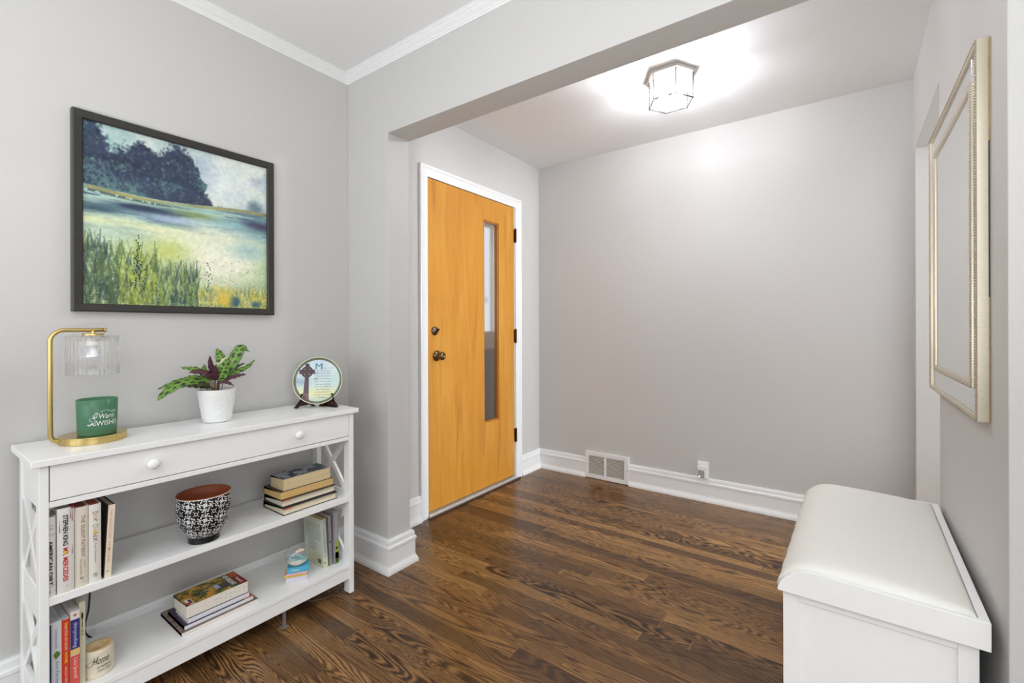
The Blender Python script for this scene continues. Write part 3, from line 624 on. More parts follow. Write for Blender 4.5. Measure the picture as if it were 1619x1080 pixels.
for a, z in ((-.50, .067), (-.44, .0675), (-.40, .0655), (-.60, .0545), (-.56, .053), (-.72, .036), (-.66, .038), (-.54, .0385), (-.88, .0335), (-.80, .0310)):
    curl(cd, [(a, z), (a + .03, z + .0012), (a + .06, z + .0008)], LW, .0009)

# ------------------------------------------------------------------ potted plant
pot_c = (-1.921, 0.755, TZ); pp = thing('potted_plant', 'potted plant with spotted green and purple leaves in embossed white pot', 'potted plant', pot_c)
def pr(z): return 0.0455 + (0.0625 - 0.0455) * (z / 0.120)
PV, PF = [], []; nu, nv = 260, 70
for j in range(nv):
    z = 0.002 + 0.118 * j / (nv - 1)
    for i in range(nu):
        a = 2 * PI * i / nu; e = 0.0
        if 0.012 < z < 0.106:                               # embossed square scrolls
            cu, cv = (a / (2 * PI) * 12) % 1 - 0.5, ((z - 0.012) / 0.0314) % 1 - 0.5
            d = max(abs(cu), abs(cv)); e = 0.0012 * (1 if (d < 0.12 or 0.2 < d < 0.29 or 0.37 < d < 0.44) and not (cu > 0 and abs(cv) < 0.07) else 0)
        PV.append(((pr(z) + e) * math.cos(a), (pr(z) + e) * math.sin(a), z))
b = B(); vs = [b.verts.new(p) for p in PV]
for f in grid_faces(nu, nv, True): b.faces.new([vs[i] for i in f])
top = vs[-nu:]; bot = vs[:nu]; b.faces.new(bot)
inn = []
for (rr, z) in ((0.0620, 0.1215), (0.0590, 0.1205), (0.0580, 0.100)): inn.append([b.verts.new((rr * math.cos(2 * PI * i / nu), rr * math.sin(2 * PI * i / nu), z)) for i in range(nu)])
for A, D in zip([top] + inn, inn):
    for i in range(nu): b.faces.new((A[i], A[(i + 1) % nu], D[(i + 1) % nu], D[i]))
obj('plant_pot', b, mat('white_ceramic_pot', (236, 236, 233), 0.42, noise=0.01), pp, smooth=True)
b = B(); n = 28
for k in range(1, 11):
    pass
sv = [[b.verts.new((0.0585 * k / 9 * math.cos(2 * PI * i / n), 0.0585 * k / 9 * math.sin(2 * PI * i / n), 0.108 + random.uniform(-0.002, 0.003))) for i in range(n)] for k in range(1, 10)]
b.faces.new(sv[0])
for A, D in zip(sv, sv[1:]):
    for i in range(n): b.faces.new((A[i], A[(i + 1) % n], D[(i + 1) % n], D[i]))
obj('soil', b, mat('potting_soil', (44, 30, 24), 0.95, noise=0.5, scale=160, bump=0.6), pp)
LEAVES = [
('g', 0.027, [(-1.915, 0.7308, 0.9537), (-1.909, 0.671, 0.9598), (-1.903, 0.6221, 0.9514), (-1.897, 0.5804, 0.9255), (-1.891, 0.5617, 0.9038)]),
('g', 0.0151, [(-1.926, 0.7379, 0.9555), (-1.931, 0.7116, 0.9655), (-1.936, 0.6805, 0.972), (-1.941, 0.6568, 0.9714)]),
('g', 0.0135, [(-1.921, 0.6969, 0.9628), (-1.921, 0.6409, 0.9649), (-1.921, 0.6027, 0.9521), (-1.921, 0.5695, 0.9395)]),
('g', 0.0151, [(-1.9285, 0.7389, 0.9616), (-1.936, 0.7024, 0.9958), (-1.9435, 0.6751, 1.0031), (-1.951, 0.6458, 1.007)]),
('p', 0.024, [(-1.911, 0.7378, 0.9565), (-1.901, 0.7227, 0.9773), (-1.891, 0.6861, 0.9932), (-1.881, 0.6495, 0.993)]),
('p', 0.0175, [(-1.9135, 0.7445, 0.9557), (-1.906, 0.736, 0.9853), (-1.8985, 0.7253, 1.0179), (-1.891, 0.7205, 1.0481)]),
('p', 0.0175, [(-1.9098, 0.7459, 0.9526), (-1.8985, 0.743, 0.9726), (-1.8873, 0.7378, 0.9925), (-1.876, 0.7315, 1.0138)]),
('g', 0.0175, [(-1.9335, 0.7266, 0.9688), (-1.946, 0.7242, 0.9841), (-1.9585, 0.7269, 0.9992), (-1.971, 0.7322, 1.0127)]),
('g', 0.0296, [(-1.9335, 0.7639, 0.9623), (-1.946, 0.7809, 1.0155), (-1.9585, 0.78, 1.0477), (-1.971, 0.7746, 1.0712)]),
('g', 0.0352, [(-1.921, 0.7648, 0.9533), (-1.921, 0.8036, 1.0085), (-1.921, 0.8282, 1.0532), (-1.921, 0.8439, 1.0758), (-1.921, 0.8724, 1.0562)]),
('g', 0.0352, [(-1.9098, 0.7545, 0.9534), (-1.8985, 0.7602, 0.9743), (-1.8872, 0.7688, 1.006), (-1.876, 0.7775, 1.0362)]),
('g', 0.0175, [(-1.921, 0.7648, 0.9533), (-1.921, 0.8188, 0.9795), (-1.921, 0.8626, 0.9962), (-1.921, 0.8934, 1.023)]),
('d', 0.0113, [(-1.9285, 0.7855, 0.9639), (-1.936, 0.8159, 0.9872), (-1.9435, 0.8409, 1.0017), (-1.951, 0.8697, 1.0096)]),
('p', 0.013, [(-1.9135, 0.7618, 0.9509), (-1.906, 0.8032, 0.9621), (-1.8985, 0.8275, 0.9686), (-1.891, 0.8491, 0.9698)]),
('p', 0.0141, [(-1.911, 0.7521, 0.9456), (-1.901, 0.7684, 0.9495), (-1.891, 0.782, 0.944), (-1.881, 0.7971, 0.9316)]),
('d', 0.0155, [(-1.911, 0.7292, 0.9321), (-1.901, 0.7005, 0.939), (-1.891, 0.6699, 0.9428), (-1.881, 0.6326, 0.9474)]),
('d', 0.0197, [(-1.9085, 0.7311, 0.9289), (-1.896, 0.7096, 0.9446), (-1.8835, 0.6913, 0.9488), (-1.871, 0.6707, 0.9382)]),
('y', 0.0096, [(-1.9235, 0.7659, 0.9949), (-1.926, 0.7714, 1.0169), (-1.9285, 0.7828, 1.0323), (-1.931, 0.8003, 1.0362)]),
('y', 0.0096, [(-1.921, 0.762, 0.9824), (-1.921, 0.7649, 1.0015), (-1.921, 0.7591, 1.0147), (-1.921, 0.7461, 1.0187)]),
]
def leaf(kind, wd, pts, idx):
    P = [Vector(p) - Vector(pot_c) for p in pts]; sp = spline(P, 12); n = len(sp); m = 13; V, Cc = [], []
    vd = (Vector((0, 0, 1.148)) - Vector(pot_c)).normalized() if kind != 'q' else Vector((0, 0, 1))
    face = Vector((0.80, -0.25, 0.55)).normalized()            # which way the blade turns
    for i, p in enumerate(sp):
        t = i / (n - 1); tan = (sp[min(i + 1, n - 1)] - sp[max(i - 1, 0)]).normalized()
        side = tan.cross(face).normalized(); nor = side.cross(tan).normalized()
        wv = wd * 0.6 * (math.sin(PI * min(1, t ** 0.75 * 0.97 + 0.03)) ** 0.65) if kind != 'y' else wd * .5 * math.sin(PI * (t * .9 + .05))
        for j in range(m):
            s = j / (m - 1) * 2 - 1
            wav = 0.0026 * math.sin(t * 30 + idx * 1.7 + s * 1.5) * abs(s) ** 1.5
            q = p + side * (s * wv) - nor * (abs(s) ** 1.4 * wv * 0.22) + nor * wav
            V.append(q)
            spot = 0
            for k in range(6):
                for sg in (-1, 1):
                    ck = (k + 0.6 + (0.4 if sg > 0 else 0)) / 6.6; L = 0.47 if k % 2 == 0 else 0.36
                    dx = (t - ck - abs(s) * 0.05) / (0.052 if k % 2 == 0 else 0.034); dy = (s - sg * L) / (0.36 if k % 2 == 0 else 0.22)
                    if dx * dx + dy * dy < 1: spot = 1
            rim = abs(s) > 0.88 or t > 0.96; mid = abs(s) < 0.07
            if kind == 'g': c = (38, 56, 28) if (spot or rim) else ((140, 166, 74) if mid else (104, 150, 50))
            elif kind == 'p': c = (76, 38, 50) if not mid else (104, 60, 62)
            elif kind == 'd': c = (48, 52, 32) if spot or rim else (62, 66, 36)
            else: c = (214, 212, 168)
            Cc.append(np.array(c) * random.uniform(0.93, 1.07))
    V = np.array([tuple(v) for v in V]); Cc = np.array(Cc); F = grid_faces(m, n)
    off = np.array(tuple(face)) * 0.0005; under = np.array([(82, 38, 54) if kind != 'y' else (200, 196, 150)] * len(V), float)
    if kind == 'p': under = np.array([(60, 84, 40)] * len(V), float)
    V2 = np.vstack([V, V - off]); k = len(V)
    edge = [j for j in range(m)] + [i * m + m - 1 for i in range(1, n)] + [(n - 1) * m + j for j in range(m - 2, -1, -1)] + [i * m for i in range(n - 2, 0, -1)]
    F2 = F + [tuple(k + q for q in f[::-1]) for f in F] + [(edge[q], edge[(q + 1) % len(edge)], k + edge[(q + 1) % len(edge)], k + edge[q]) for q in range(len(edge))]
    return painted_mesh('leaf', V2, F2, np.vstack([Cc, under]), painted('leaf_surface', 0.38, 0.5), pp)
for i, (k, wd, pts) in enumerate(LEAVES): leaf(k, wd, pts, i)
b = B()
for i, (k, wd, pts) in enumerate(LEAVES):
    p = Vector(pts[0]) - Vector(pot_c); q = Vector((p.x * 0.4 + random.uniform(-.006, .006), p.y * 0.4 + random.uniform(-.006, .006), 0.107))
    tube(b, spline([q, (p + q) / 2 + Vector((0, 0, 0.008)), p], 5), 0.0013, 6)
obj('stems', b, mat('plant_stem', (120, 92, 70), 0.6, noise=0.2), pp)

# ------------------------------------------------------------------ blessing plate on its stand
pn = Vector((0.70, -0.715, 0.0)).normalized(); tilt = math.radians(12)
pc = Vector((-1.895, 1.150, 0.9165)); pu = Vector((-pn.y, pn.x, 0)).normalized()           # along the plate, to the viewer's right
pzv = (Vector((0, 0, 1)) * math.cos(tilt) - pn * math.sin(tilt)); pnn = pu.cross(pzv).normalized()
pl = thing('decorative_plate', 'round decorative plate with high cross and blessing verse on dark stand', 'plate', pc)
def plate_img(u, v):
    r = np.hypot(u, v); n_ = fbm(nR, nA, 4, 9, 3)[:u.shape[0], :u.shape[1]]
    c = np.zeros(u.shape + (3,)); c[:] = (200, 222, 218)
    def bl(m, col): c[:] = c * (1 - m[..., None]) + np.array(col) * m[..., None]
    bl(np.clip((v + 0.2) * 1.5, 0, 1), (206, 222, 232)); bl(np.clip((n_ - 0.5) * 5, 0, 1) * 0.6, (226, 232, 232))
    bl(np.clip(-(v + 0.18) * 3, 0, 1) * np.clip(1 - (v + .75) * -3, 0, 1), (226, 222, 168)); bl(np.clip((u - .55) * 3, 0, 1) * 0.6, (196, 222, 200)); bl(np.clip((-.2 - u) * 3, 0, 1) * np.clip(1 - abs(v + .05) * 4, 0, 1) * .8, (150, 166, 196))
    bl(np.clip(-(v + 0.6) * 5, 0, 1) * .7, (176, 196, 190))
    cr = ((abs(u + 0.45) < 0.085 + np.clip(-v, 0, 1) * 0.05) & (v < 0.72) & (v > -0.93)) | ((abs(v - 0.37) < 0.095) & (abs(u + 0.45) < 0.31))
    rg = abs(np.hypot(u + 0.45, v - 0.37) - 0.20) < 0.045; cr = (cr | rg) & (r < 0.98)
    bl(cr * 1.0, (70, 42, 46)); bl((cr & (n_ > 0.56)) * 0.6, (122, 84, 76)); bl(((r > 0.885) & (r < 0.965)) * 1.0 * (~cr), (104, 118, 84)); bl((((r > 0.88) & (r < 0.895)) | ((r > 0.95) & (r < 0.972))) * 1.0 * (~cr), (48, 62, 48))
    bl((r > 0.975) * 1.0, (232, 226, 196)); return c
nR, nA = 90, 420; RP = 0.1040
rr = np.linspace(0, 1, nR)[:, None] * np.ones((1, nA)); aa = np.linspace(0, 2 * PI, nA, endpoint=False)[None] * np.ones((nR, 1))
U, Vv = rr * np.cos(aa), rr * np.sin(aa); hh = np.where(rr > 0.86, (rr - 0.86) * 0.03, 0.0) + 0.003
PL = U[..., None] * RP * np.array(pu) + Vv[..., None] * RP * np.array(pzv) + hh[..., None] * np.array(pnn)
front = PL.reshape(-1, 3); cols = plate_img(U, Vv).reshape(-1, 3)
bk = (U[..., None] * RP * np.array(pu) + Vv[..., None] * RP * np.array(pzv) + (hh - 0.0055)[..., None] * np.array(pnn))[[0, -1]].reshape(-1, 3)
n0 = len(front); F = grid_faces(nA, nR, True); F += [(n0 - nA + i, n0 - nA + (i + 1) % nA, n0 + nA + (i + 1) % nA, n0 + nA + i) for i in range(nA)] + [(n0 + nA + i, n0 + nA + (i + 1) % nA, n0 + (i + 1) % nA, n0 + i) for i in range(nA)]
painted_mesh('plate_disc', np.vstack([front, bk]), F, np.vstack([cols, np.tile(np.array([[232, 226, 196]]), (len(bk), 1))]), painted('glazed_plate', 0.15, 0.5), pl)
INK = mat('dark_ink', (58, 70, 66), 0.6, noise=0.0); TEAL = mat('teal_ink', (70, 120, 138), 0.6, noise=0.0)
lines = ['ay the road', 'rise to meet you,', 'ay the wind be', 'always at your back,', 'ay the sun shine', 'warm upon your face,', 'the rains fall soft', 'upon your fields and', 'until we meet again,', 'may God hold you in', 'the palm of his hand', '- Irish blessing -']
for i, t in enumerate(lines):
    w_ = (0.50, 0.56, 0.50, 0.68, 0.54, 0.70, 0.58, 0.70, 0.62, 0.68, 0.68, 0.42)[i]; v_ = 0.52 - i * 0.113; u_ = 0.22 + (0.12 if i == 0 else (0.04 if i in (2, 4) else 0.0)) 
    letter(pl, t, w_ * RP, 0.055 * RP, basis(pu, pzv, pc * 0 + (pu * u_ + pzv * v_) * RP + pnn * 0.0036), INK, 'verse_line')
for (u_, v_, s) in ((0.02, 0.60, 0.26), (-0.08, 0.30, 0.12), (-0.09, 0.06, 0.12)):
    letter(pl, 'M', s * RP * 1.05, s * RP, basis(pu, pzv, (pu * u_ + pzv * v_) * RP + pnn * 0.0037), TEAL, 'verse_initial')
ps = thing('plate_stand', 'dark carved wooden easel stand holding the round plate', 'plate stand', (pc.x, pc.y, TZ))
def stand_side(s):
    # side profile in (forward, up); foot in front, hook, upright arm behind
    prof = [(0.048, 0.0), (0.052, 0.006), (0.040, 0.016), (0.026, 0.026), (0.022, 0.034), (0.028, 0.046), (0.024, 0.060), (0.016, 0.062), (0.017, 0.052), (0.011, 0.042), (0.004, 0.034), (0.0, 0.040),
            (-0.012, 0.095), (-0.019, 0.095), (-0.012, 0.030), (-0.030, 0.012), (-0.040, 0.0), (-0.028, 0.0), (-0.012, 0.012), (0.008, 0.018), (0.030, 0.010), (0.038, 0.0)]
    b = B(); o = pu * (s * 0.050); 
    fw_ = (pn * 0.75 + pu * (s * 0.85)).normalized(); sd_ = Vector((-fw_.y, fw_.x, 0))
    A = [b.verts.new(o + fw_ * p[0] + Vector((0, 0, p[1])) - sd_ * 0.006) for p in prof]; D = [b.verts.new(o + fw_ * p[0] + Vector((0, 0, p[1])) + sd_ * 0.006) for p in prof]
    b.faces.new(A); b.faces.new(D[::-1])
    for i in range(len(prof)): b.faces.new((A[i], A[(i + 1) % len(prof)], D[(i + 1) % len(prof)], D[i]))
    bmesh.ops.triangulate(b, faces=[f for f in b.faces if len(f.verts) > 4]); return b
for s in (-1, 1): obj('stand_leg', stand_side(s), DARKWOOD, ps)
b = tube(B(), [pu * -0.062 - pn * 0.012 + Vector((0, 0, 0.026)), pu * 0.062 - pn * 0.012 + Vector((0, 0, 0.026))], 0.004, 8)
lathe(b, [(0, 0), (0.010, 0.0), (0.010, 0.006), (0.004, 0.02), (0, 0.024)], tuple(pu * 0.012 - pn * 0.012), 12); obj('stand_crossbar', b, DARKWOOD, ps)

# ------------------------------------------------------------------ patterned planter
plc = (-1.797, 0.665, 0.4225); pt = thing('patterned_planter', 'black and white tile-patterned round planter with terracotta inside', 'planter', plc)
prz = [(0.0462, 0.0), (0.0462, 0.0185), (0.0475, 0.0195), (0.056, 0.030), (0.066, 0.045), (0.0735, 0.064), (0.0780, 0.085), (0.0800, 0.110), (0.0805, 0.135), (0.0802, 0.1605)]
nu, nv = 1100, 260; zz = np.linspace(0, 0.1605, nv); rz_ = np.interp(zz, [p[1] for p in prz], [p[0] for p in prz])
sl = np.concatenate([[0], np.cumsum(np.hypot(np.diff(zz), np.diff(rz_)))]); ang = np.linspace(0, 2 * PI, nu, endpoint=False)
A_, S_ = np.meshgrid(ang, sl); Z_ = np.repeat(zz[:, None], nu, 1); R_ = np.repeat(rz_[:, None], nu, 1)
cellu = (A_ / (2 * PI) * 10) % 1 - 0.5; cellv = ((S_ - sl[-1] - 0.004) / 0.0500) % 1 - 0.5
def pattern(u, v):
    au, av = abs(u), abs(v); mx_, mn = np.maximum(au, av), np.minimum(au, av); r = np.hypot(u, v); th_ = np.arctan2(v, u)
    w_ = (r < 0.125 * (0.45 + 0.70 * abs(np.sin(2 * th_)))) & ~(r < 0.022)                      # four-petalled centre flower
    for k in range(4):                                                                          # hooked scrolls turning round the flower
        a = k * PI / 2; x = u * math.cos(a) + v * math.sin(a); y = -u * math.sin(a) + v * math.cos(a)
        q = np.hypot(x - 0.215, y); w_ |= (abs(q - 0.072) < 0.022) & ~((y > 0.015) & (x < 0.225))
        for (cx, cy, R_, t0) in ((0.36, 0.13, 0.060, 0.020), (0.36, -0.15, 0.060, 0.020), (0.21, 0.205, 0.055, 0.020)):
            q = np.hypot(x - cx, y - cy); w_ |= (abs(q - R_) < t0) & ((x - cx) * 0.8 + (y - cy) > -0.02)
            w_ |= q < 0.020
        w_ |= (abs(np.hypot(x - 0.5, y - 0.5) - 0.095) < 0.020) | (np.hypot(x - 0.36, y - 0.36) < 0.030) | ((abs(y - 0.30) < 0.016) & (x > -0.10) & (x < 0.10)) | ((abs(x) < 0.016) & (y > 0.30) & (y < 0.42)) | (np.hypot(x - 0.455, y) < 0.026)
    return w_ & ~(mx_ > 0.482)
Wm = pattern(cellu, cellv) & (Z_ > 0.0205) | (Z_ > 0.1585)
cols = np.where(Wm[..., None], np.array((236, 236, 232.0)), np.array((24, 25, 30.0)))
Pp = np.stack([R_ * np.cos(A_), R_ * np.sin(A_), Z_], -1).reshape(-1, 3)
painted_mesh('planter_body', Pp, grid_faces(nu, nv, True), cols.reshape(-1, 3), painted('glazed_pattern', 0.16, 0.5), pt)
b = lathe(B(), [(0.0802, 0.1605), (0.0792, 0.1622), (0.0770, 0.1610), (0.0765, 0.13), (0.072, 0.075), (0.060, 0.040), (0.045, 0.022), (0, 0.020)], n=96)
obj('planter_lining', b, mat('terracotta', (150, 76, 40), 0.5, noise=0.12, scale=30), pt, smooth=True, label='plain terracotta inside')
obj('planter_foot', lathe(B(), [(0, 0), (0.0466, 0.0), (0.0466, 0.018), (0.044, 0.019)], n=64), mat('black_glaze', (16, 16, 18), 0.2), pt, label='black foot ring')

# ------------------------------------------------------------------ books
PAPER = {}
def paper(tone):
    if tone not in PAPER:
        N = NT('page_edges_%d' % len(PAPER)); tc = N.n('ShaderNodeTexCoord'); mp = N.n('ShaderNodeMapping'); mp.inputs['Scale'].default_value = (2, 900, 2); N.l(tc.outputs['Object'], mp.inputs[0])
        nz = N.n('ShaderNodeTexNoise', i_Scale=1.0, i_Detail=2.0); N.l(mp.outputs[0], nz.inputs['Vector'])
        c = lin(tone); N.l(N.ramp(nz.outputs[0], [(0.3, tuple(v * 0.80 for v in c[:3]) + (1,)), (0.7, c)]), N.b.inputs['Base Color']); N.b.inputs['Roughness'].default_value = 0.85; PAPER[tone] = N.m
    return PAPER[tone]
def rgb(c, rough=0.4): return mat('cover_%d_%d_%d' % tuple(c), c, rough, noise=0.015, scale=60)
def book(name, label, X, Y, o, w_, t, h, cover, page=(232, 226, 212), hard=False, group=None, art=None, back=None, cat='book', bend=0.0, rnd=0.0):
    """local frame: X = out of the spine, Y = thickness, Z = height; spine at x=0"""
    r = bpy.data.objects.new(name, None); C.objects.link(r); r.empty_display_size = 0.03; r.matrix_world = basis(X, Y, o); tag(r, label, cat, group)
    ct = 0.0022 if hard else 0.0007; lip = 0.0035 if hard else 0.0; b = B(); n = 6
    sp_ = [(-rnd * (2 * (k / n) - 1) ** 2, t * k / n) for k in range(n + 1)]       # spine curve
    outer = [(-w_, 0)] + sp_ + [(-w_, t)]; inner = [(-w_, t - ct)] + [(x - ct, min(max(y, ct), t - ct)) for x, y in sp_[::-1]] + [(-w_, ct)]
    prism(b, outer + inner, 'z', 0, h)
    bmesh.ops.triangulate(b, faces=[f for f in b.faces if len(f.verts) > 4])
    cv = obj('cover', b, cover if not isinstance(cover, tuple) else rgb(cover), r, 0.0004 if hard else 0, seg=1)
    x1 = -rnd - 0.0025 - ct
    pb = B(); m_ = 5
    po_ = [(x1, ct), (x1, t - ct)] + [(-w_ + lip + (0.003 * math.sin(PI * k / m_) if hard else 0), (t - ct) - (t - 2 * ct) * k / m_) for k in range(m_ + 1)]
    prism(pb, po_, 'z', lip, h - lip); obj('pages', pb, paper(page), r)
    return r
def spine_text(r, body, zc, length, height, t, col, yc=None, **kw):
    return letter(r, body, length, height, basis((0, 0, -1), (0, 1, 0), (0.0006, t / 2 if yc is None else yc, zc)), rgb(col, 0.5), **kw)
def spine_flat(r, body, zc, length, height, t, col, yc=None, **kw):
    return letter(r, body, length, height, basis((0, 1, 0), (0, 0, 1), (0.0006, t / 2 if yc is None else yc, zc)), rgb(col, 0.5), **kw)
def spine_patch(r, y0, y1, z0, z1, col, name='colour_band'): return obj(name, bx(0.0001, 0.0005, y0, y1, z0, z1), rgb(col), r)
BK = (26, 26, 28)
SX = (1, 0, 0); SY = (0, 1, 0); zs = 0.4225; gU = 'upright books on the middle shelf'
# American Dirt
t = 0.0285; h = 0.2170
r = book('upright_book', 'thick pale book lettered AMERICAN DIRT at left end of middle shelf', SX, SY, (-1.7445, 0.2596, zs), 0.150, t, h, (222, 218, 210), hard=True, group=gU, rnd=0.003)
spine_text(r, 'AMERICAN DIRT', 0.092, 0.120, 0.0085, t, BK, bold=0.03, yc=t * 0.62); spine_flat(r, 'JEANINE', 0.192, 0.017, 0.0036, t, (60, 70, 90)); spine_flat(r, 'CUMMINS', 0.184, 0.017, 0.0036, t, (60, 70, 90))
for z in (0.168, 0.029): obj('barbed_wire', tube(B(), [(0.0008, 0.003 + 0.0226 * k / 8, z + 0.0016 * math.sin(k)) for k in range(9)], 0.0004, 5), rgb(BK), r)
obj('publisher_mark', tube(B(), [(0.0006, t / 2 + 0.003 * math.cos(a), 0.0135 + 0.0045 * math.sin(a)) for a in np.linspace(0, 2 * PI, 16)], 0.0003, 4), rgb(BK), r); spine_flat(r, '4', 0.0135, 0.003, 0.005, t, BK)
spine_patch(r, 0.0, t, h - 0.0010, h, (66, 128, 176))
# Mr Mercedes
t = 0.0345; h = 0.2325
r = book('upright_book', 'thickest white book lettered STEPHEN KING and MR. MERCEDES in black and red', SX, SY, (-1.7405, 0.2900, zs), 0.155, t, h, (228, 224, 218), hard=True, group=gU, rnd=0.004)
spine_text(r, 'STEPHEN KING', 0.172, 0.084, 0.0105, t, BK, bold=0.03, yc=t * 0.47); spine_text(r, 'MR. MERCEDES', 0.078, 0.092, 0.0105, t, (206, 40, 44), bold=0.03, yc=t * 0.47)
obj('smiley_mark', lathe(B(), [(0, 0.0009), (0.0036, 0.0007), (0.0036, 0)], (0, t * 0.43, 0.112), 20, 'x'), rgb((232, 206, 40)), r)
for (y, z0_, z1_) in ((0.0045, 0.168, 0.206), (0.0265, 0.202, 0.2325), (0.0300, 0.194, 0.2325), (0.030, 0.104, 0.130)): prism(bb := B(), [(y, z1_), (y - 0.0008, z0_), (y + 0.0008, z0_)], 'x', 0.0, 0.0006); obj('blood_drip', bb, rgb((150, 28, 50)), r)
spine_patch(r, t * 0.80, t, h - 0.004, h, (150, 28, 60)); spine_flat(r, 'A', 0.018, 0.003, 0.004, t, BK, yc=t * .55)
obj('red_marks', bx(-0.150, -0.001, t * 0.80, t - 0.0005, h - 0.003, h + 0.0003), rgb((168, 60, 84)), r)
# The Silent Patient
t = 0.0285; h = 0.2245
r = book('upright_book', 'cream book lettered THE SILENT PATIENT in thin copper capitals', SX, SY, (-1.7445, 0.3262, zs), 0.152, t, h, (224, 216, 200), page=(196, 120, 104), hard=True, group=gU, rnd=0.004)
spine_text(r, 'THE SILENT PATIENT', 0.142, 0.118, 0.0080, t, (150, 96, 80), yc=t * .58); spine_text(r, 'ALEX', 0.062, 0.020, 0.0036, t, (168, 120, 96), yc=t * .72); spine_text(r, 'MICHAELIDES', 0.056, 0.044, 0.0042, t, (168, 120, 96), yc=t * .42)
spine_flat(r, 'C', 0.0245, 0.007, 0.007, t, BK, bold=0.03); spine_flat(r, 'CELADON', 0.013, 0.016, 0.0018, t, (168, 140, 110))
# Dear Child
t = 0.0272; h = 0.2230
r = book('upright_book', 'white book lettered Dear Child in multicoloured hand lettering', SX, SY, (-1.7445, 0.3556, zs), 0.152, t, h, (230, 226, 216), page=(208, 120, 90), hard=True, group=gU, rnd=0.004)
for i, (ch, c) in enumerate(zip('DearChild', [(60, 74, 92), (196, 120, 84), (196, 160, 60), (60, 74, 92), (80, 110, 140), (196, 160, 60), (206, 176, 70), (206, 176, 70), (60, 90, 130)])):
    z = 0.199 - i * 0.0075 - (0.006 if i > 3 else 0); spine_text(r, ch, z, 0.0058, (0.012 if ch in 'DC' else (0.010 if ch in 'hld' else 0.007)), t, c)
for s in (1, -1): obj('scribble', tube(B(), [(0.0008, t * .5 - 0.005, 0.123 + s * 0.005), (0.0008, t * .5 + 0.005, 0.123 - s * 0.005)], 0.0007, 5), rgb((56, 50, 60) if s > 0 else (190, 70, 70)), r)
spine_text(r, 'Romy Hausmann', 0.085, 0.056, 0.0060, t, (96, 104, 120), shear=0.2); spine_flat(r, '4', 0.022, 0.004, 0.006, t, BK)
obj('publisher_mark', tube(B(), [(0.0006, t / 2 + 0.004 * math.cos(a), 0.022 + 0.0055 * math.sin(a)) for a in np.linspace(0, 2 * PI, 16)], 0.0003, 4), rgb(BK), r)
# The Lost Years
t = 0.0175; h = 0.2090
r = book('upright_book', 'slimmer peach-spined book with dark cover leaning at right end of upright row', (1, 0, 0), (0, 1, 0.0), (-1.7500, 0.3872, zs), 0.150, t, h, (42, 38, 34), page=(206, 190, 166), hard=True, group=gU, rnd=0.002)
r.matrix_world = basis((1, 0, 0), (0, math.cos(0.050), -math.sin(0.050)), (-1.7500, 0.3880, zs + 0.0009))
spine_patch(r, 0.0015, t - 0.0005, 0.0, h, (236, 222, 200), 'spine_panel'); 
me_ = letter(r, 'MARY HIGGINS CLARK   THE LOST YEARS', 0.150, 0.0060, basis((0, 0, -1), (0, 1, 0), (0.0009, t / 2, 0.118)), rgb((222, 150, 110), 0.5)); letter(r, '+', 0.010, 0.006, basis((0, 0, -1), (0, 1, 0), (0.0011, t / 2, 0.082)), rgb((180, 140, 60))); letter(r, 'S', 0.006, 0.005, basis((0, 0, -1), (0, 1, 0), (0.0009, t / 2, 0.018)), rgb((120, 110, 110)))
obj('gold_streaks', prism(B(), [(-0.10, 0.03), (-0.09, 0.12), (-0.06, 0.09), (-0.07, 0.02)], 'y', -0.0003, 0.0), rgb((196, 150, 60)), r)

# lower shelf, left: four upright books
gL = 'upright books on the bottom shelf left'; zl = 0.130
t = 0.0240; h = 0.2130
r = book('upright_book', 'pale grey book with small green leaf and dark back edge on bottom shelf', SX, SY, (-1.7600, 0.2776, zl), 0.150, t, h, (214, 216, 220), page=(226, 230, 238), hard=True, group=gL, rnd=0.002)
spine_patch(r, 0.0, 0.0030, 0.0, h - 0.003, (26, 54, 84), 'dark_edge'); spine_text(r, 'Commonwealth', 0.168, 0.056, 0.0058, t, (128, 134, 142), yc=t * .55); spine_text(r, 'Ann Patchett', 0.070, 0.070, 0.0068, t, (110, 118, 126), yc=t * .62)
b = B(); b.faces.new([b.verts.new((0.0007, t * .55 + yy, 0.121 + z_)) for yy, z_ in ((0, 0.012), (0.005, 0.008), (0.0075, 0.003), (0.006, -0.004), (0.001, -0.008), (-0.001, -0.012), (-0.003, -0.006), (-0.006, 0.0), (-0.005, 0.006))]); obj('leaf_emblem', b, rgb((92, 128, 50)), r)
t = 0.0160; h = 0.2090
r = book('upright_book', 'orange-red paperback lettered THE STAY-AT-HOME MOTHER on bottom shelf', SX, SY, (-1.7620, 0.3024, zl), 0.140, t, h, (214, 66, 36), page=(226, 230, 238), group=gL, rnd=0.001)
spine_text(r, 'THE STAY-AT-HOME', 0.160, 0.072, 0.0062, t, (246, 196, 160), bold=0.03); spine_text(r, 'MOTHER', 0.103, 0.032, 0.0062, t, (250, 190, 50), bold=0.03); spine_text(r, 'NICOLE TROPE', 0.052, 0.052, 0.0050, t, (250, 226, 210)); spine_text(r, 'THE', 0.196, 0.010, 0.0062, t, (250, 190, 50), bold=0.03)
obj('dot_mark', lathe(B(), [(0, 0.0008), (0.0028, 0.0006), (0.003, 0)], (0, t / 2, 0.0165), 14, 'x'), rgb((250, 236, 226)), r)
t = 0.0190; h = 0.2240
r = book('upright_book', 'white, navy and coral paperback lettered thirtynothing on bottom shelf', SX, SY, (-1.7600, 0.3192, zl), 0.135, t, h, (232, 226, 220), page=(222, 220, 222), group=gL, rnd=0.001)
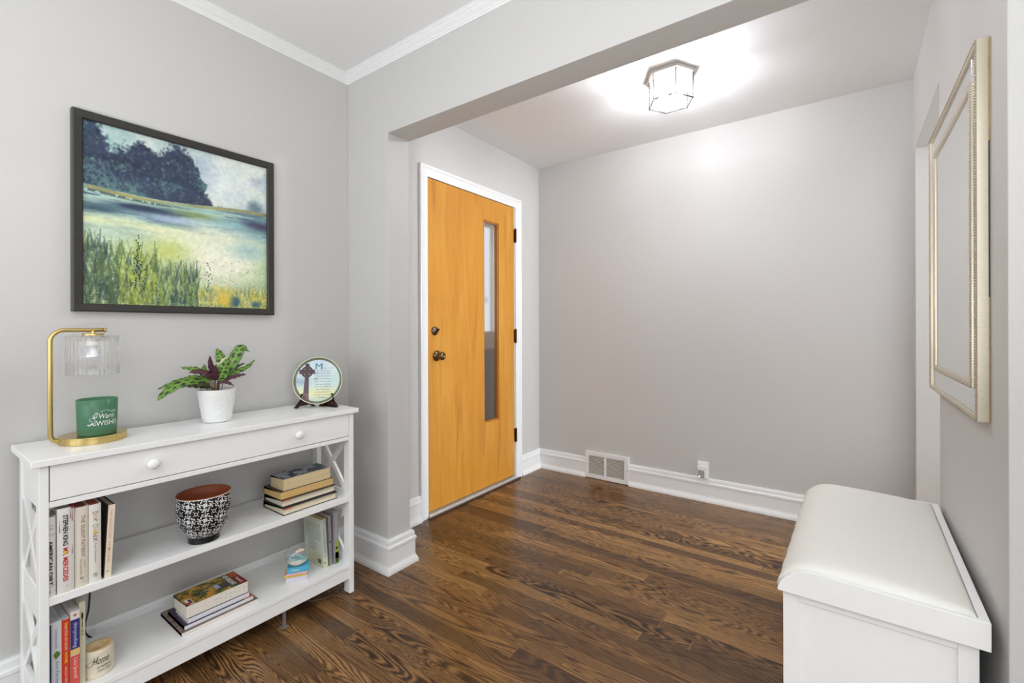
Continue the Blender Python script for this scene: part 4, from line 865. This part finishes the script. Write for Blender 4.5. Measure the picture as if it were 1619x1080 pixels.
spine_patch(r, 0.0, t, 0.118, 0.201, (52, 50, 118)); spine_patch(r, 0.0, t, 0.103, 0.118, (232, 196, 120)); spine_patch(r, 0.0, t, 0.0, 0.100, (222, 92, 82))
letter(r, 'thirtynothing', 0.070, 0.0105, basis((0, 0, -1), (0, 1, 0), (0.0009, t / 2, 0.157)), rgb((206, 214, 240)), shear=0.1); letter(r, 'Lisa Jewell', 0.056, 0.0100, basis((0, 0, -1), (0, 1, 0), (0.0009, t / 2, 0.064)), rgb((250, 224, 210)))
obj('dot_mark', lathe(B(), [(0, 0.0008), (0.0035, 0.0006), (0.0036, 0)], (0, t / 2, 0.213), 14, 'x'), rgb((200, 110, 80)), r)
t = 0.0130; h = 0.2380
r = book('upright_book', 'tall sage-cream book with dark spoon drawing, last upright on bottom shelf left', SX, SY, (-1.7700, 0.3392, zl), 0.170, t, h, (208, 204, 176), page=(230, 226, 208), group=gL)
b = B(); b.faces.new([b.verts.new((0.0007, t / 2 + yy, 0.190 + z_)) for yy, z_ in ((0, 0.020), (0.0022, 0.014), (0.0022, 0.004), (0.0006, -0.002), (0.0008, -0.025), (-0.0008, -0.025), (-0.0006, -0.002), (-0.0022, 0.004), (-0.0022, 0.014))]); obj('spoon_drawing', b, rgb((50, 44, 34)), r)
spine_text(r, 'ES', 0.150, 0.016, 0.006, t, (120, 116, 96))
# candle-holder ring
ho = (-1.8015, 0.3865, 0.130); hm = thing('ceramic_candle_holder', 'round cream ceramic candle holder with black script beside the bottom-shelf books', 'candle holder', ho)
def hr(z): return 0.0355 + 0.0015 * math.sin(PI * z / 0.08)
HP = [(0, 0), (0.032, 0), (0.0350, 0.003)] + [(hr(z), z) for z in (0.01, 0.03, 0.05, 0.068)] + [(0.0352, 0.0755), (0.0335, 0.079), (0.031, 0.0795), (0.0235, 0.0785), (0.0225, 0.076), (0.0220, 0.050), (0, 0.049)]
obj('holder_body', lathe(B(), HP, n=56), mat('rustic_cream_ceramic', (226, 216, 192), 0.5, noise=0.10, scale=45, bump=0.3), hm, smooth=True)
obj('holder_rim', lathe(B(), [(0.0336, 0.0792), (0.0325, 0.0801), (0.0236, 0.0798), (0.0215, 0.078), (0.0212, 0.0505), (0, 0.0500)], n=48), mat('tan_rim_glaze', (206, 178, 128), 0.45, noise=0.25, scale=50), hm, smooth=True, label='tan rim and well')
ha = math.atan2(-ho[1], -ho[0]) + 0.18
for body, l_, h_, da, z_ in (('Home', 0.040, 0.020, 0.0, 0.052), ('is where', 0.034, 0.007, 0.22, 0.033), ('your story', 0.036, 0.0065, 0.26, 0.021)):
    letter(hm, body, l_, h_, None, rgb(BK), wrap=(hr, ha + da, z_), shear=0.5)
obj('script_swash', tube(B(), spline([((hr(.05) + .0004) * math.cos(ha + a), (hr(.05) + .0004) * math.sin(ha + a), z) for a, z in ((-.45, .056), (-.75, .050), (-.95, .043), (-.70, .039), (-.40, .046), (-.25, .058), (-.12, .066))], 6), 0.0005, 5), rgb(BK), hm)

# flat stack on the middle shelf, right (fore-edges towards the room)
FX = (-1, 0, 0); FZ = (0, 0, 1); gS = 'stacked books on the middle shelf right'
S = [('lying_book', 'cream-paged hardcover with black boards at the bottom of middle-shelf stack', (-1.762, 0.924), 0.158, 0.0272, 0.4225, 0.232, BK, (232, 220, 190), True),
     ('lying_book', 'hardcover with dark boards, second from bottom of middle-shelf stack', (-1.777, 0.927), 0.142, 0.0272, 0.4497, 0.231, (34, 26, 24), (232, 220, 196), True),
     ('lying_book', 'paperback with orange-tan page edges, second from top of middle-shelf stack', (-1.789, 0.928), 0.135, 0.0290, 0.4769, 0.225, (58, 36, 18), (228, 190, 122), False),
     ('lying_book', 'thick cream paperback with grey snowy cover on top of middle-shelf stack', (-1.7955, 0.9425), 0.104, 0.0462, 0.5059, 0.202, (120, 122, 128), (228, 206, 158), False)]
for i, (nm, lb, (x, y), w_, t, z, h, cvr, pg, hd) in enumerate(S):
    r = book(nm, lb, FX, FZ, (x - w_, y, z), w_, t, h, cvr, pg, hard=hd, group=gS)
    if i == 0: 
        obj('red_jacket_corner', bx(-w_ - 0.0006, -w_, t - 0.0045, t - 0.0002, 0.0, 0.034), rgb((196, 66, 44)), r)
        letter(r, 'HARLAN COBEN', 0.10, 0.0026, basis((0, 0, 1), (0, 1, 0), (-w_ - 0.0008, t - 0.0016, 0.14)), rgb((190, 186, 180)), 'title_lettering')
    if i == 1: obj('red_jacket_corner', bx(-w_ - 0.0006, -w_ + 0.0002, t - 0.0030, t - 0.0002, 0.0, 0.036), rgb((206, 78, 44)), r)
    if i == 3:
        n1, n2 = 90, 170; f = fbm(n2, n1, 8, 4, 5); g = fbm(n2, n1, 24, 24, 3); im = np.where((f + g * 0.3)[..., None] > 0.66, np.array((52, 58, 74.0)), np.array((168, 172, 180.0))) * (0.75 + 0.5 * g[..., None])
        flat_art('cover_art', (0, t + 0.0004, 0.0), (-w_, 0, 0), (0, 0, h), im, painted('cover_print', 0.3), r)

# flat pile on the bottom shelf, centre
gP = 'stacked books on the bottom shelf centre'
S = [('lying_book', 'large thin softcover with brown cover at the bottom of bottom-shelf pile', (-1.779, 0.592), 0.192, 0.0108, 0.1300, 0.245, (142, 120, 108), (236, 228, 218), 0.018),
     ('lying_book', 'thin white-edged paperback with dark purple cover, second from bottom of pile', (-1.7905, 0.6035), 0.148, 0.0130, 0.1409, 0.220, (58, 48, 74), (236, 234, 236), 0.0),
     ('lying_book', 'white-paged paperback with blue back board, second from top of pile', (-1.797, 0.6165), 0.113, 0.0165, 0.1540, 0.196, (54, 64, 92), (232, 230, 236), 0.0),
     ('lying_book', 'thick travel guide with autumn cover and red title band on top of pile', (-1.800, 0.6130), 0.117, 0.0412, 0.1706, 0.196, (120, 104, 50), (238, 230, 216), 0.0)]
for i, (nm, lb, (x, y), w_, t, z, h, cvr, pg, bend) in enumerate(S):
    r = book(nm, lb, FX, FZ, (x - w_, y, z), w_, t, h, cvr, pg, group=gP)
    if i == 0:
        n1, n2 = 60, 70; im = np.tile(np.array((150, 130, 118.0)), (n2, n1, 1)) * (0.8 + 0.4 * fbm(n2, n1, 6, 12, 4)[..., None]); im[:, ::14] *= 0.6; im[:, 1::14] *= 0.7
        flat_art('cover_art', (0, t + 0.0003, 0.0), (-w_, 0, 0), (0, 0, h), im, painted('cover_print', 0.3), r)
    if i == 1:
        letter(r, 'WHERE THE STARS LEAD', 0.085, 0.0050, basis((-1, 0, 0), (0, 0, -1), (-0.095, t + 0.0004, 0.011)), rgb((206, 196, 206)), 'title_lettering')
        obj('coral_corner', bx(-w_, -0.02, t - 0.0002, t + 0.0003, h - 0.030, h), rgb((206, 96, 62)), r)
    if i == 3:
        n1, n2 = 110, 190; vv, uu = np.mgrid[0:n2, 0:n1] / np.array([n2 - 1, n1 - 1])[:, None, None]
        f, g, k = fbm(n2, n1, 7, 5, 5), fbm(n2, n1, 20, 20, 3), fbm(n2, n1, 4, 4, 3); im = np.zeros((n2, n1, 3)); im[:] = (96, 104, 42)
        im[f > 0.48] = (196, 138, 36); im[f > 0.58] = (214, 160, 60); im[(g > 0.6)] = (60, 76, 34); im[(f < 0.38)] = (46, 54, 34)
        im *= (0.75 + 0.5 * g[..., None])
        # a river road, a covered cabin roof, and the title zones
        rd = abs(uu - 0.50 - 0.15 * np.sin(vv * 9)) < 0.05; im[rd & (vv > 0.30) & (vv < 0.62)] = (92, 110, 96)
        rf_ = (vv > 0.54) & (vv < 0.76) & (abs(uu - 0.66) < 0.20); im[rf_] = (66, 68, 72); im[(abs(vv - 0.57) < 0.035) & (abs(uu - 0.56) < 0.14)] = (170, 186, 206)
        im[(vv > 0.76) & (vv < 0.86)] = (62, 74, 52); im[vv >= 0.86] = (128, 24, 24); im[(vv >= 0.86) & (uu < 0.36)] = (176, 60, 28)
        im[(vv < 0.13) & (vv > 0.035) & (uu > 0.60) & (uu < 0.97)] = (236, 232, 224)
        flat_art('cover_art', (0, t + 0.0004, 0.0), (-w_, 0, 0), (0, 0, h), im, painted('cover_print', 0.3), r)
        e = t + 0.0009
        letter(r, 'NEW ENGLAND', 0.092, 0.0160, basis((-1, 0, 0), (0, 0, 1), (-0.055, e, h * 0.805)), rgb((240, 238, 230)), 'title_lettering', bold=0.03)
        letter(r, "Frommer's", 0.050, 0.0110, basis((-1, 0, 0), (0, 0, 1), (-0.080, e, h * 0.93)), rgb((240, 226, 220)), 'title_lettering', bold=0.02)
        for q, tx in enumerate(('with fall foliage', 'drives & maps', '2008 edition')): letter(r, tx, 0.034, 0.0042, basis((-1, 0, 0), (0, 0, 1), (-0.024, e, h * (0.965 - 0.032 * q))), rgb((232, 170, 70)), 'title_lettering')
        b = B(); xx = 0.076
        for q in range(15):
            wq = random.choice((0.0007, 0.0013, 0.0018)); box(b, -xx - wq, -xx, e - 0.0003, e, 0.0145, 0.0235); xx += wq + random.choice((0.0006, 0.0012))
        obj('barcode', b, rgb(BK), r); obj('red_stamp', lathe(B(), [(0, 0.0004), (0.008, 0.0003), (0.008, 0)], (-0.1035, e - 0.0003, 0.0105), 20, 'y'), rgb((176, 34, 30)), r)
        b = B()
        for q in range(14): zz_, yy_ = 0.088 + (q % 7) * 0.0155, 0.010 + (q % 3) * 0.010 + (0.004 if q > 6 else 0); box(b, -w_ - 0.0004, -w_, yy_, yy_ + 0.0022, zz_, zz_ + 0.005)
        obj('thumb_tabs', b, rgb((176, 170, 160)), r)

# bottom shelf right: three upright books, spines out
gR = 'upright books on the bottom shelf right'
def leaning(r, y, x, lean): r.matrix_world = basis((1, 0, 0), (0, math.cos(lean), math.sin(lean)), (x, y, zl + 0.0002))
t = 0.0205; h = 0.2080
r = book('upright_book', 'pale green paperback with printed back cover behind the snow globe', SX, SY, (-1.794, 1.113, zl), 0.138, t, h, (208, 211, 178), page=(206, 180, 140), group=gR); leaning(r, 1.1130, -1.7945, 0.060)
spine_patch(r, 0.002, t - 0.001, 0.045, h - 0.002, (186, 190, 190)); letter(r, 'THE GUERNSEY LITERARY SOCIETY', 0.105, 0.0055, basis((0, 0, -1), (0, 1, 0), (0.0009, t / 2, 0.118)), rgb((110, 116, 116)), 'title_lettering')
spine_patch(r, 0.004, 0.009, 0.018, 0.024, (60, 64, 50), 'spine_mark'); spine_patch(r, 0.012, 0.016, h - 0.018, h - 0.012, (70, 90, 160), 'spine_mark')
obj('back_cover_panel', bx(-0.137, -0.006, -0.0004, 0.0, 0.060, h - 0.012), rgb((204, 208, 196)), r, label='pale panel of small print')
b = B()
for q in range(20):
    z_ = h - 0.026 - q * 0.0062; w0 = 0.112 if q < 12 else random.uniform(0.05, 0.09); s0 = 0.012
    x_ = -0.127 + (0.0 if q < 12 else 0.02)
    while x_ < -0.127 + w0:
        l_ = random.uniform(0.004, 0.010); box(b, x_, x_ + l_, -0.0007, -0.0003, z_, z_ + 0.0018); x_ += l_ + 0.0016
obj('back_cover_print', b, rgb((112, 124, 104)), r); obj('barcode', prism(B(), [(-0.040, 0.016), (-0.016, 0.016), (-0.016, 0.034), (-0.040, 0.034)], 'y', -0.0008, -0.0003), rgb((110, 96, 86)), r)
t = 0.0175; h = 0.2120
r = book('upright_book', 'grey book with coral title between two others behind the snow globe', SX, SY, (-1.7955, 1.136, zl), 0.140, t, h, (150, 148, 146), page=(190, 178, 156), group=gR); leaning(r, 1.1360, -1.7955, 0.035)
spine_patch(r, 0.0, 0.0035, 0, h, (44, 74, 60), 'dark_edge'); letter(r, 'WELLNESS', 0.075, 0.0075, basis((0, 0, -1), (0, 1, 0), (0.0009, t * .58, 0.150)), rgb((206, 116, 92)), 'title_lettering'); letter(r, 'A NOVEL OF HOPE', 0.060, 0.0050, basis((0, 0, -1), (0, 1, 0), (0.0009, t * .58, 0.055)), rgb((90, 92, 92)), 'title_lettering')
for z_ in (0.098, 0.104): obj('spine_dot', lathe(B(), [(0, 0.0009), (0.003, 0.0007), (0.003, 0)], (0, t * .58, z_), 12, 'x'), rgb(BK), r)
t = 0.0225; h = 0.2250
r = book('upright_book', 'lilac-grey paperback with yellow-green flower photo, nearest the right leg', SX, SY, (-1.790, 1.1590, zl), 0.142, t, h, (152, 148, 154), page=(200, 194, 186), group=gR); leaning(r, 1.1590, -1.7905, 0.012)
spine_patch(r, 0.006, t, 0.020, 0.100, (156, 168, 60)); spine_patch(r, 0.006, t, 0.0, 0.048, (84, 118, 56)); obj('flower_centre', lathe(B(), [(0, 0.0012), (0.0055, 0.0010), (0.006, 0)], (0, t * .6, 0.066), 16, 'x'), rgb((70, 36, 40)), r)
letter(r, 'THE LAVENDER GARDEN', 0.110, 0.0070, basis((0, 0, -1), (0, 1, 0), (0.0009, t * .5, 0.160)), rgb((206, 204, 210)), 'title_lettering'); spine_patch(r, 0.012, 0.018, 0.008, 0.018, (226, 226, 216), 'spine_mark')

# snow globe on its moulded book base
g0 = (-1.8115, 1.0060, 0.130); sg = thing('snow_globe', 'small souvenir snow globe on a base moulded as pastel books', 'snow globe', g0, math.radians(57))
bcol = [((216, 208, 220), 0.000, 0.0200, 0.0, 0.0), ((236, 214, 40), 0.0200, 0.0290, -0.006, 0.004), ((226, 176, 188), 0.0290, 0.0370, 0.0, -0.003), ((86, 178, 208), 0.0370, 0.0580, 0.004, 0.0)]
for c, za, zb3, ox, oy in bcol: obj('base_book', bx(-0.040 + ox, 0.040 + ox, -0.026 + oy, 0.030 + oy, za, zb3), rgb(c), sg, 0.0012)
letter(sg, 'Playa', 0.030, 0.008, basis((1, 0, 0), (0, 0, 1), (-0.004, -0.0264, 0.047)), LW, shear=.2); letter(sg, 'MEXICO MEXICO', 0.050, 0.0045, basis((1, 0, 0), (0, 0, 1), (-0.006, -0.0223, 0.0245)), rgb((190, 130, 40)))
zc = 0.098; RG = 0.0455
obj('globe_glass', lathe(B(), [(RG * math.sin(a), zc - RG * math.cos(a)) for a in np.linspace(0.35, PI, 26)] , (0, 0.002, 0), 48), glassy('globe_clear_glass', gloss=0.10, rough=0.01), sg, smooth=True)
b = lathe(B(), [(0, 0.058)] + [(RG * 0.95 * math.sin(a), zc - RG * 0.95 * math.cos(a)) for a in np.linspace(0.45, 1.0, 8)] + [(0.02, 0.080), (0, 0.082)], (0, 0.002, 0), 36)
obj('globe_sand', b, mat('shell_sand', (232, 220, 206), 0.7, noise=0.35, scale=260, bump=0.5), sg)
for ch, x, z, s, c in (('C', -0.017, 0.094, 0.030, (150, 206, 214)), ('A', 0.0045, 0.085, 0.016, (96, 170, 190)), ('N', 0.020, 0.090, 0.020, (120, 196, 208))):
    me = text_mesh(ch, s * 0.95, s, bold=0.04); bm = B(); bm.from_mesh(me); g = bmesh.ops.extrude_face_region(bm, geom=bm.faces[:]); bmesh.ops.translate(bm, verts=[v for v in g['geom'] if isinstance(v, bmesh.types.BMVert)], vec=(0, 0, 0.006))
    bmesh.ops.transform(bm, matrix=basis((1, 0, 0), (0, 0, 1), (x, -0.008, z)), verts=bm.verts); obj('souvenir_letter', bm, rgb(c), sg)
b = B(); random.seed(3)
for (x, z, s) in ((0.012, 0.112, 0.009), (0.002, 0.109, 0.007), (0.020, 0.112, 0.006), (-0.030, 0.074, 0.005), (0.028, 0.072, 0.005), (-0.014, 0.071, 0.005), (0.004, 0.071, 0.005)):
    bmesh.ops.create_icosphere(b, subdivisions=2, radius=s, matrix=Matrix.Translation((x, 0.002, z)) @ Matrix.Diagonal((1.2, 0.8, 0.8, 1)))
obj('shells', b, rgb((238, 222, 190)), sg, smooth=True)
# cords
CB = lambda name, lab, pts, r_, m: tag(obj(name, tube(B(), spline(pts, 8), r_, 8), m, smooth=True), lab, 'cord')
CB('lamp_cord', 'black lamp cord hanging against the wall behind the console table', [(-2.044, 0.36, 0.80), (-2.044, 0.40, 0.60), (-2.040, 0.42, 0.42), (-2.034, 0.4145, 0.24), (-2.030, 0.404, 0.18), (-2.029, 0.404, 0.150), (-2.0285, 0.412, 0.133), (-2.0275, 0.429, 0.110), (-2.0245, 0.46, 0.04), (-2.018, 0.50, 0.0035)], 0.0026, BLACK)
CB('floor_cable', 'thin grey cable lying on the floor under the console table', [(-2.01, 1.30, 0.0025), (-1.93, 1.29, 0.0025), (-1.86, 1.26, 0.0025), (-1.81, 1.20, 0.0025), (-1.792, 1.14, 0.0025), (-1.82, 1.08, 0.0025), (-1.92, 1.00, 0.0025)], 0.0022, mat('clear_grey_cable', (112, 96, 84), 0.3))

# ------------------------------------------------------------------ wall mirror
mo = (0.2765, 1.952, 0.917); MZ0, MZ1, MY0, MY1 = 0.917, 1.8435, 1.5655, 2.338
mir = thing('wall_mirror', 'large beaded champagne-silver framed mirror hanging on the right wall', 'mirror', mo)
CH = mat('champagne_leaf', (206, 198, 178), 0.32, metal=0.75, noise=0.08, scale=90, stretch=(1, 1, 12)); MIR = NT('mirror_silver'); MIR.b.inputs['Base Color'].default_value = (0.86, 0.87, 0.87, 1); MIR.b.inputs['Metallic'].default_value = 1.0; MIR.b.inputs['Roughness'].default_value = 0.015
MIR = MIR.m
def frame(y0, y1, z0, z1, prof, m, name, bev=0.0):
    b = B(); rows = []
    for (py, pz, my, mz) in ((y0, z0, 1, 1), (y1, z0, -1, 1), (y1, z1, -1, -1), (y0, z1, 1, -1)): rows.append([b.verts.new((x_, py + my * t_, pz + mz * t_)) for t_, x_ in prof])
    for i in range(4):
        A, D = rows[i], rows[(i + 1) % 4]
        for k in range(len(prof)): b.faces.new((A[k], A[(k + 1) % len(prof)], D[(k + 1) % len(prof)], D[k]))
    return obj(name, rel(b, mo), m, mir, bev)
xf_, xb = 0.2540, 0.2755
frame(MY0, MY1, MZ0, MZ1, [(0, xb), (0, xf_ + 0.002), (0.002, xf_), (0.011, xf_), (0.013, xf_ + 0.002), (0.013, xb)], CH, 'outer_frame')
iy0, iy1, iz0, iz1 = 1.640, 2.264, 0.990, 1.770
frame(iy0, iy1, iz0, iz1, [(0, 0.268), (0, 0.2575), (0.004, 0.2550), (0.013, 0.2550), (0.018, 0.2590), (0.018, 0.268)], CH, 'inner_frame')
def beads(y0, y1, z0, z1, x_, name, rr_=0.0029, pitch=0.0068):
    b = B()
    P = [(y0, z) for z in np.arange(z0, z1, pitch)] + [(y1, z) for z in np.arange(z0, z1, pitch)] + [(y, z0) for y in np.arange(y0, y1, pitch)] + [(y, z1) for y in np.arange(y0, y1, pitch)]
    for y, z in P: bmesh.ops.create_icosphere(b, subdivisions=1, radius=rr_, matrix=Matrix.Translation((x_, y, z)))
    return obj(name, rel(b, mo), mat('aged_bead_metal', (182, 168, 146), 0.3, metal=0.8), mir, smooth=True)
beads(MY0 + 0.003, MY1 - 0.003, MZ0 + 0.003, MZ1 - 0.003, xf_, 'bead_trim'); beads(iy0 + 0.002, iy1 - 0.002, iz0 + 0.002, iz1 - 0.002, 0.2570, 'bead_trim')
b = B()          # bevelled mirror border strips
for (y0, y1, z0, z1) in ((MY0 + 0.012, iy0 + 0.002, MZ0 + 0.012, MZ1 - 0.012), (iy1 - 0.002, MY1 - 0.012, MZ0 + 0.012, MZ1 - 0.012), (iy0, iy1, MZ0 + 0.012, iz0 + 0.002), (iy0, iy1, iz1 - 0.002, MZ1 - 0.012)): 
    box(b, 0.2595, 0.2667, y0, y1, z0, z1)
obj('mirror_border', rel(b, mo), MIR, mir, 0.003, label='bevelled mirrored border strips')
obj('mirror_glass', rel(bx(0.2610, 0.2665, iy0 + 0.015, iy1 - 0.015, iz0 + 0.015, iz1 - 0.015), mo), MIR, mir, 0.0015)
obj('backing_board', rel(bx(0.2700, 0.2752, MY0 + 0.008, MY1 - 0.004, MZ0 + 0.006, MZ1 - 0.006), mo), mat('board_dark', (60, 48, 36), 0.8), mir)
b = B(); box(b, 0.2755, 0.2782, MY0 + 0.001, MY0 + 0.012, MZ1 - 0.25, MZ1 - 0.004); box(b, 0.2755, 0.2780, MY0 + 0.001, MY0 + 0.010, MZ0, MZ0 + 0.30)
obj('backing_paper', rel(b, mo), mat('kraft_paper', (190, 156, 98), 0.8, noise=0.15), mir, label='torn tan backing paper')

# ------------------------------------------------------------------ storage bench
ba = -math.radians(0.93); bo = (0.2560, 1.4370, 0.0)
bn = thing('storage_bench', 'white panelled storage bench with cream cushioned lid along right wall', 'bench', bo, ba)
# local: x to the wall (0 = back edge of lid), y away from the viewer
BL = 0.857
def fr(b): return b
b = B(); X0, X1, YA, YZ = -0.400, -0.016, 0.020, BL - 0.020
for (a0, a1, c0, c1, e0, e1) in ((X0, X0 + 0.036, YA, YA + 0.036, 0.0, 0.430), (X1 - 0.036, X1, YA, YA + 0.036, 0.0, 0.430), (X0, X0 + 0.036, YZ - 0.036, YZ, 0.0, 0.430), (X1 - 0.036, X1, YZ - 0.036, YZ, 0.0, 0.430)):
    obj('corner_post', bx(a0, a1, c0, c1, e0, e1), WHITE, bn, 0.0015)
for yy in ((YA + 0.001, YA + 0.020), (YZ - 0.020, YZ - 0.001)):
    for (e0, e1) in ((0.405, 0.430), (0.03, 0.085)): obj('end_rail', bx(X0 + 0.036, X1 - 0.036, yy[0], yy[1], e0, e1), WHITE, bn, 0.0015)
for (c0, c1) in ((YA + 0.0075, YA + 0.015), (YZ - 0.015, YZ - 0.0075)): obj('end_panel', bx(X0 + 0.034, X1 - 0.034, c0, c1, 0.06, 0.41), WHITE, bn)
b = B(); box(b, X0 + 0.0075, X0 + 0.015, YA + 0.034, YZ - 0.034, 0.06, 0.41); obj('front_panel', b, WHITE, bn)
b = B(); box(b, X0 + 0.001, X0 + 0.020, YA + 0.036, YZ - 0.036, 0.385, 0.430); box(b, X0 + 0.001, X0 + 0.020, YA + 0.036, YZ - 0.036, 0.03, 0.085); box(b, X0 + 0.001, X0 + 0.020, BL / 2 - 0.03, BL / 2 + 0.03, 0.085, 0.385); obj('front_rail', b, WHITE, bn, 0.0015)
obj('back_panel', bx(X1 - 0.014, X1 - 0.004, YA + 0.036, YZ - 0.036, 0.03, 0.43), WHITE, bn)
obj('bench_bottom', bx(X0 + 0.02, X1 - 0.01, YA + 0.02, YZ - 0.02, 0.03, 0.045), WHITE, bn)
lidp = [(0.0, 0.430), (0.0, 0.4935), (-0.19, 0.4965), (-0.300, 0.5005), (-0.335, 0.5010), (-0.356, 0.4960), (-0.378, 0.4850), (-0.396, 0.4680), (-0.407, 0.4500), (-0.4105, 0.4400), (-0.4105, 0.4310)]
b = B(); prism(b, lidp, 'y', 0.0, 0.014); prism(b, lidp, 'y', BL - 0.014, BL)
box(b, -0.0185, 0.0, 0.010, BL - 0.010, 0.430, 0.4935); box(b, -0.409, -0.396, 0.012, BL - 0.012, 0.430, 0.441)
box(b, -0.398, -0.018, 0.012, BL - 0.012, 0.431, 0.440)
lid = obj('bench_lid', b, WHITE, bn, 0.0012)
cp = [(-0.0200, 0.440), (-0.0200, 0.4910), (-0.0225, 0.4955), (-0.030, 0.4985), (-0.060, 0.5035), (-0.12, 0.5090), (-0.20, 0.5125), (-0.28, 0.5140), (-0.32, 0.5130), (-0.350, 0.5080), (-0.375, 0.4960), (-0.395, 0.4780), (-0.408, 0.4580), (-0.4135, 0.4420), (-0.411, 0.4405)]
b = B(); ny = 44; rows = []; 
for j in range(ny + 1):
    s = j / ny; y = 0.0155 + (BL - 0.031) * s; e = min(s, 1 - s) * (BL - 0.031); sq = 1 - math.exp(-e / 0.010)
    row = []
    for k, (x, z) in enumerate(cp):
        tuft = 0.0012 * math.sin(y * 55) if x < -0.36 else 0.0
        base_z = np.interp(-x, [-p[0] for p in lidp[1:]][:9], [p[1] for p in lidp[1:]][:9]) if x > -0.407 else z
        zz_ = z if k < 2 or k > 12 else (base_z + 0.001) * (1 - sq) + z * sq
        row.append(b.verts.new((x - tuft, y, min(zz_, z))))
    rows.append(row)
for A, D in zip(rows, rows[1:]):
    for k in range(len(cp)): b.faces.new((A[k], A[(k + 1) % len(cp)], D[(k + 1) % len(cp)], D[k]))
b.faces.new(rows[0]); b.faces.new(rows[-1][::-1])
obj('seat_cushion', b, mat('cream_upholstery', (236, 234, 227), 0.85, noise=0.02, scale=400, bump=0.25), bn, smooth=True, label='cream upholstered top')
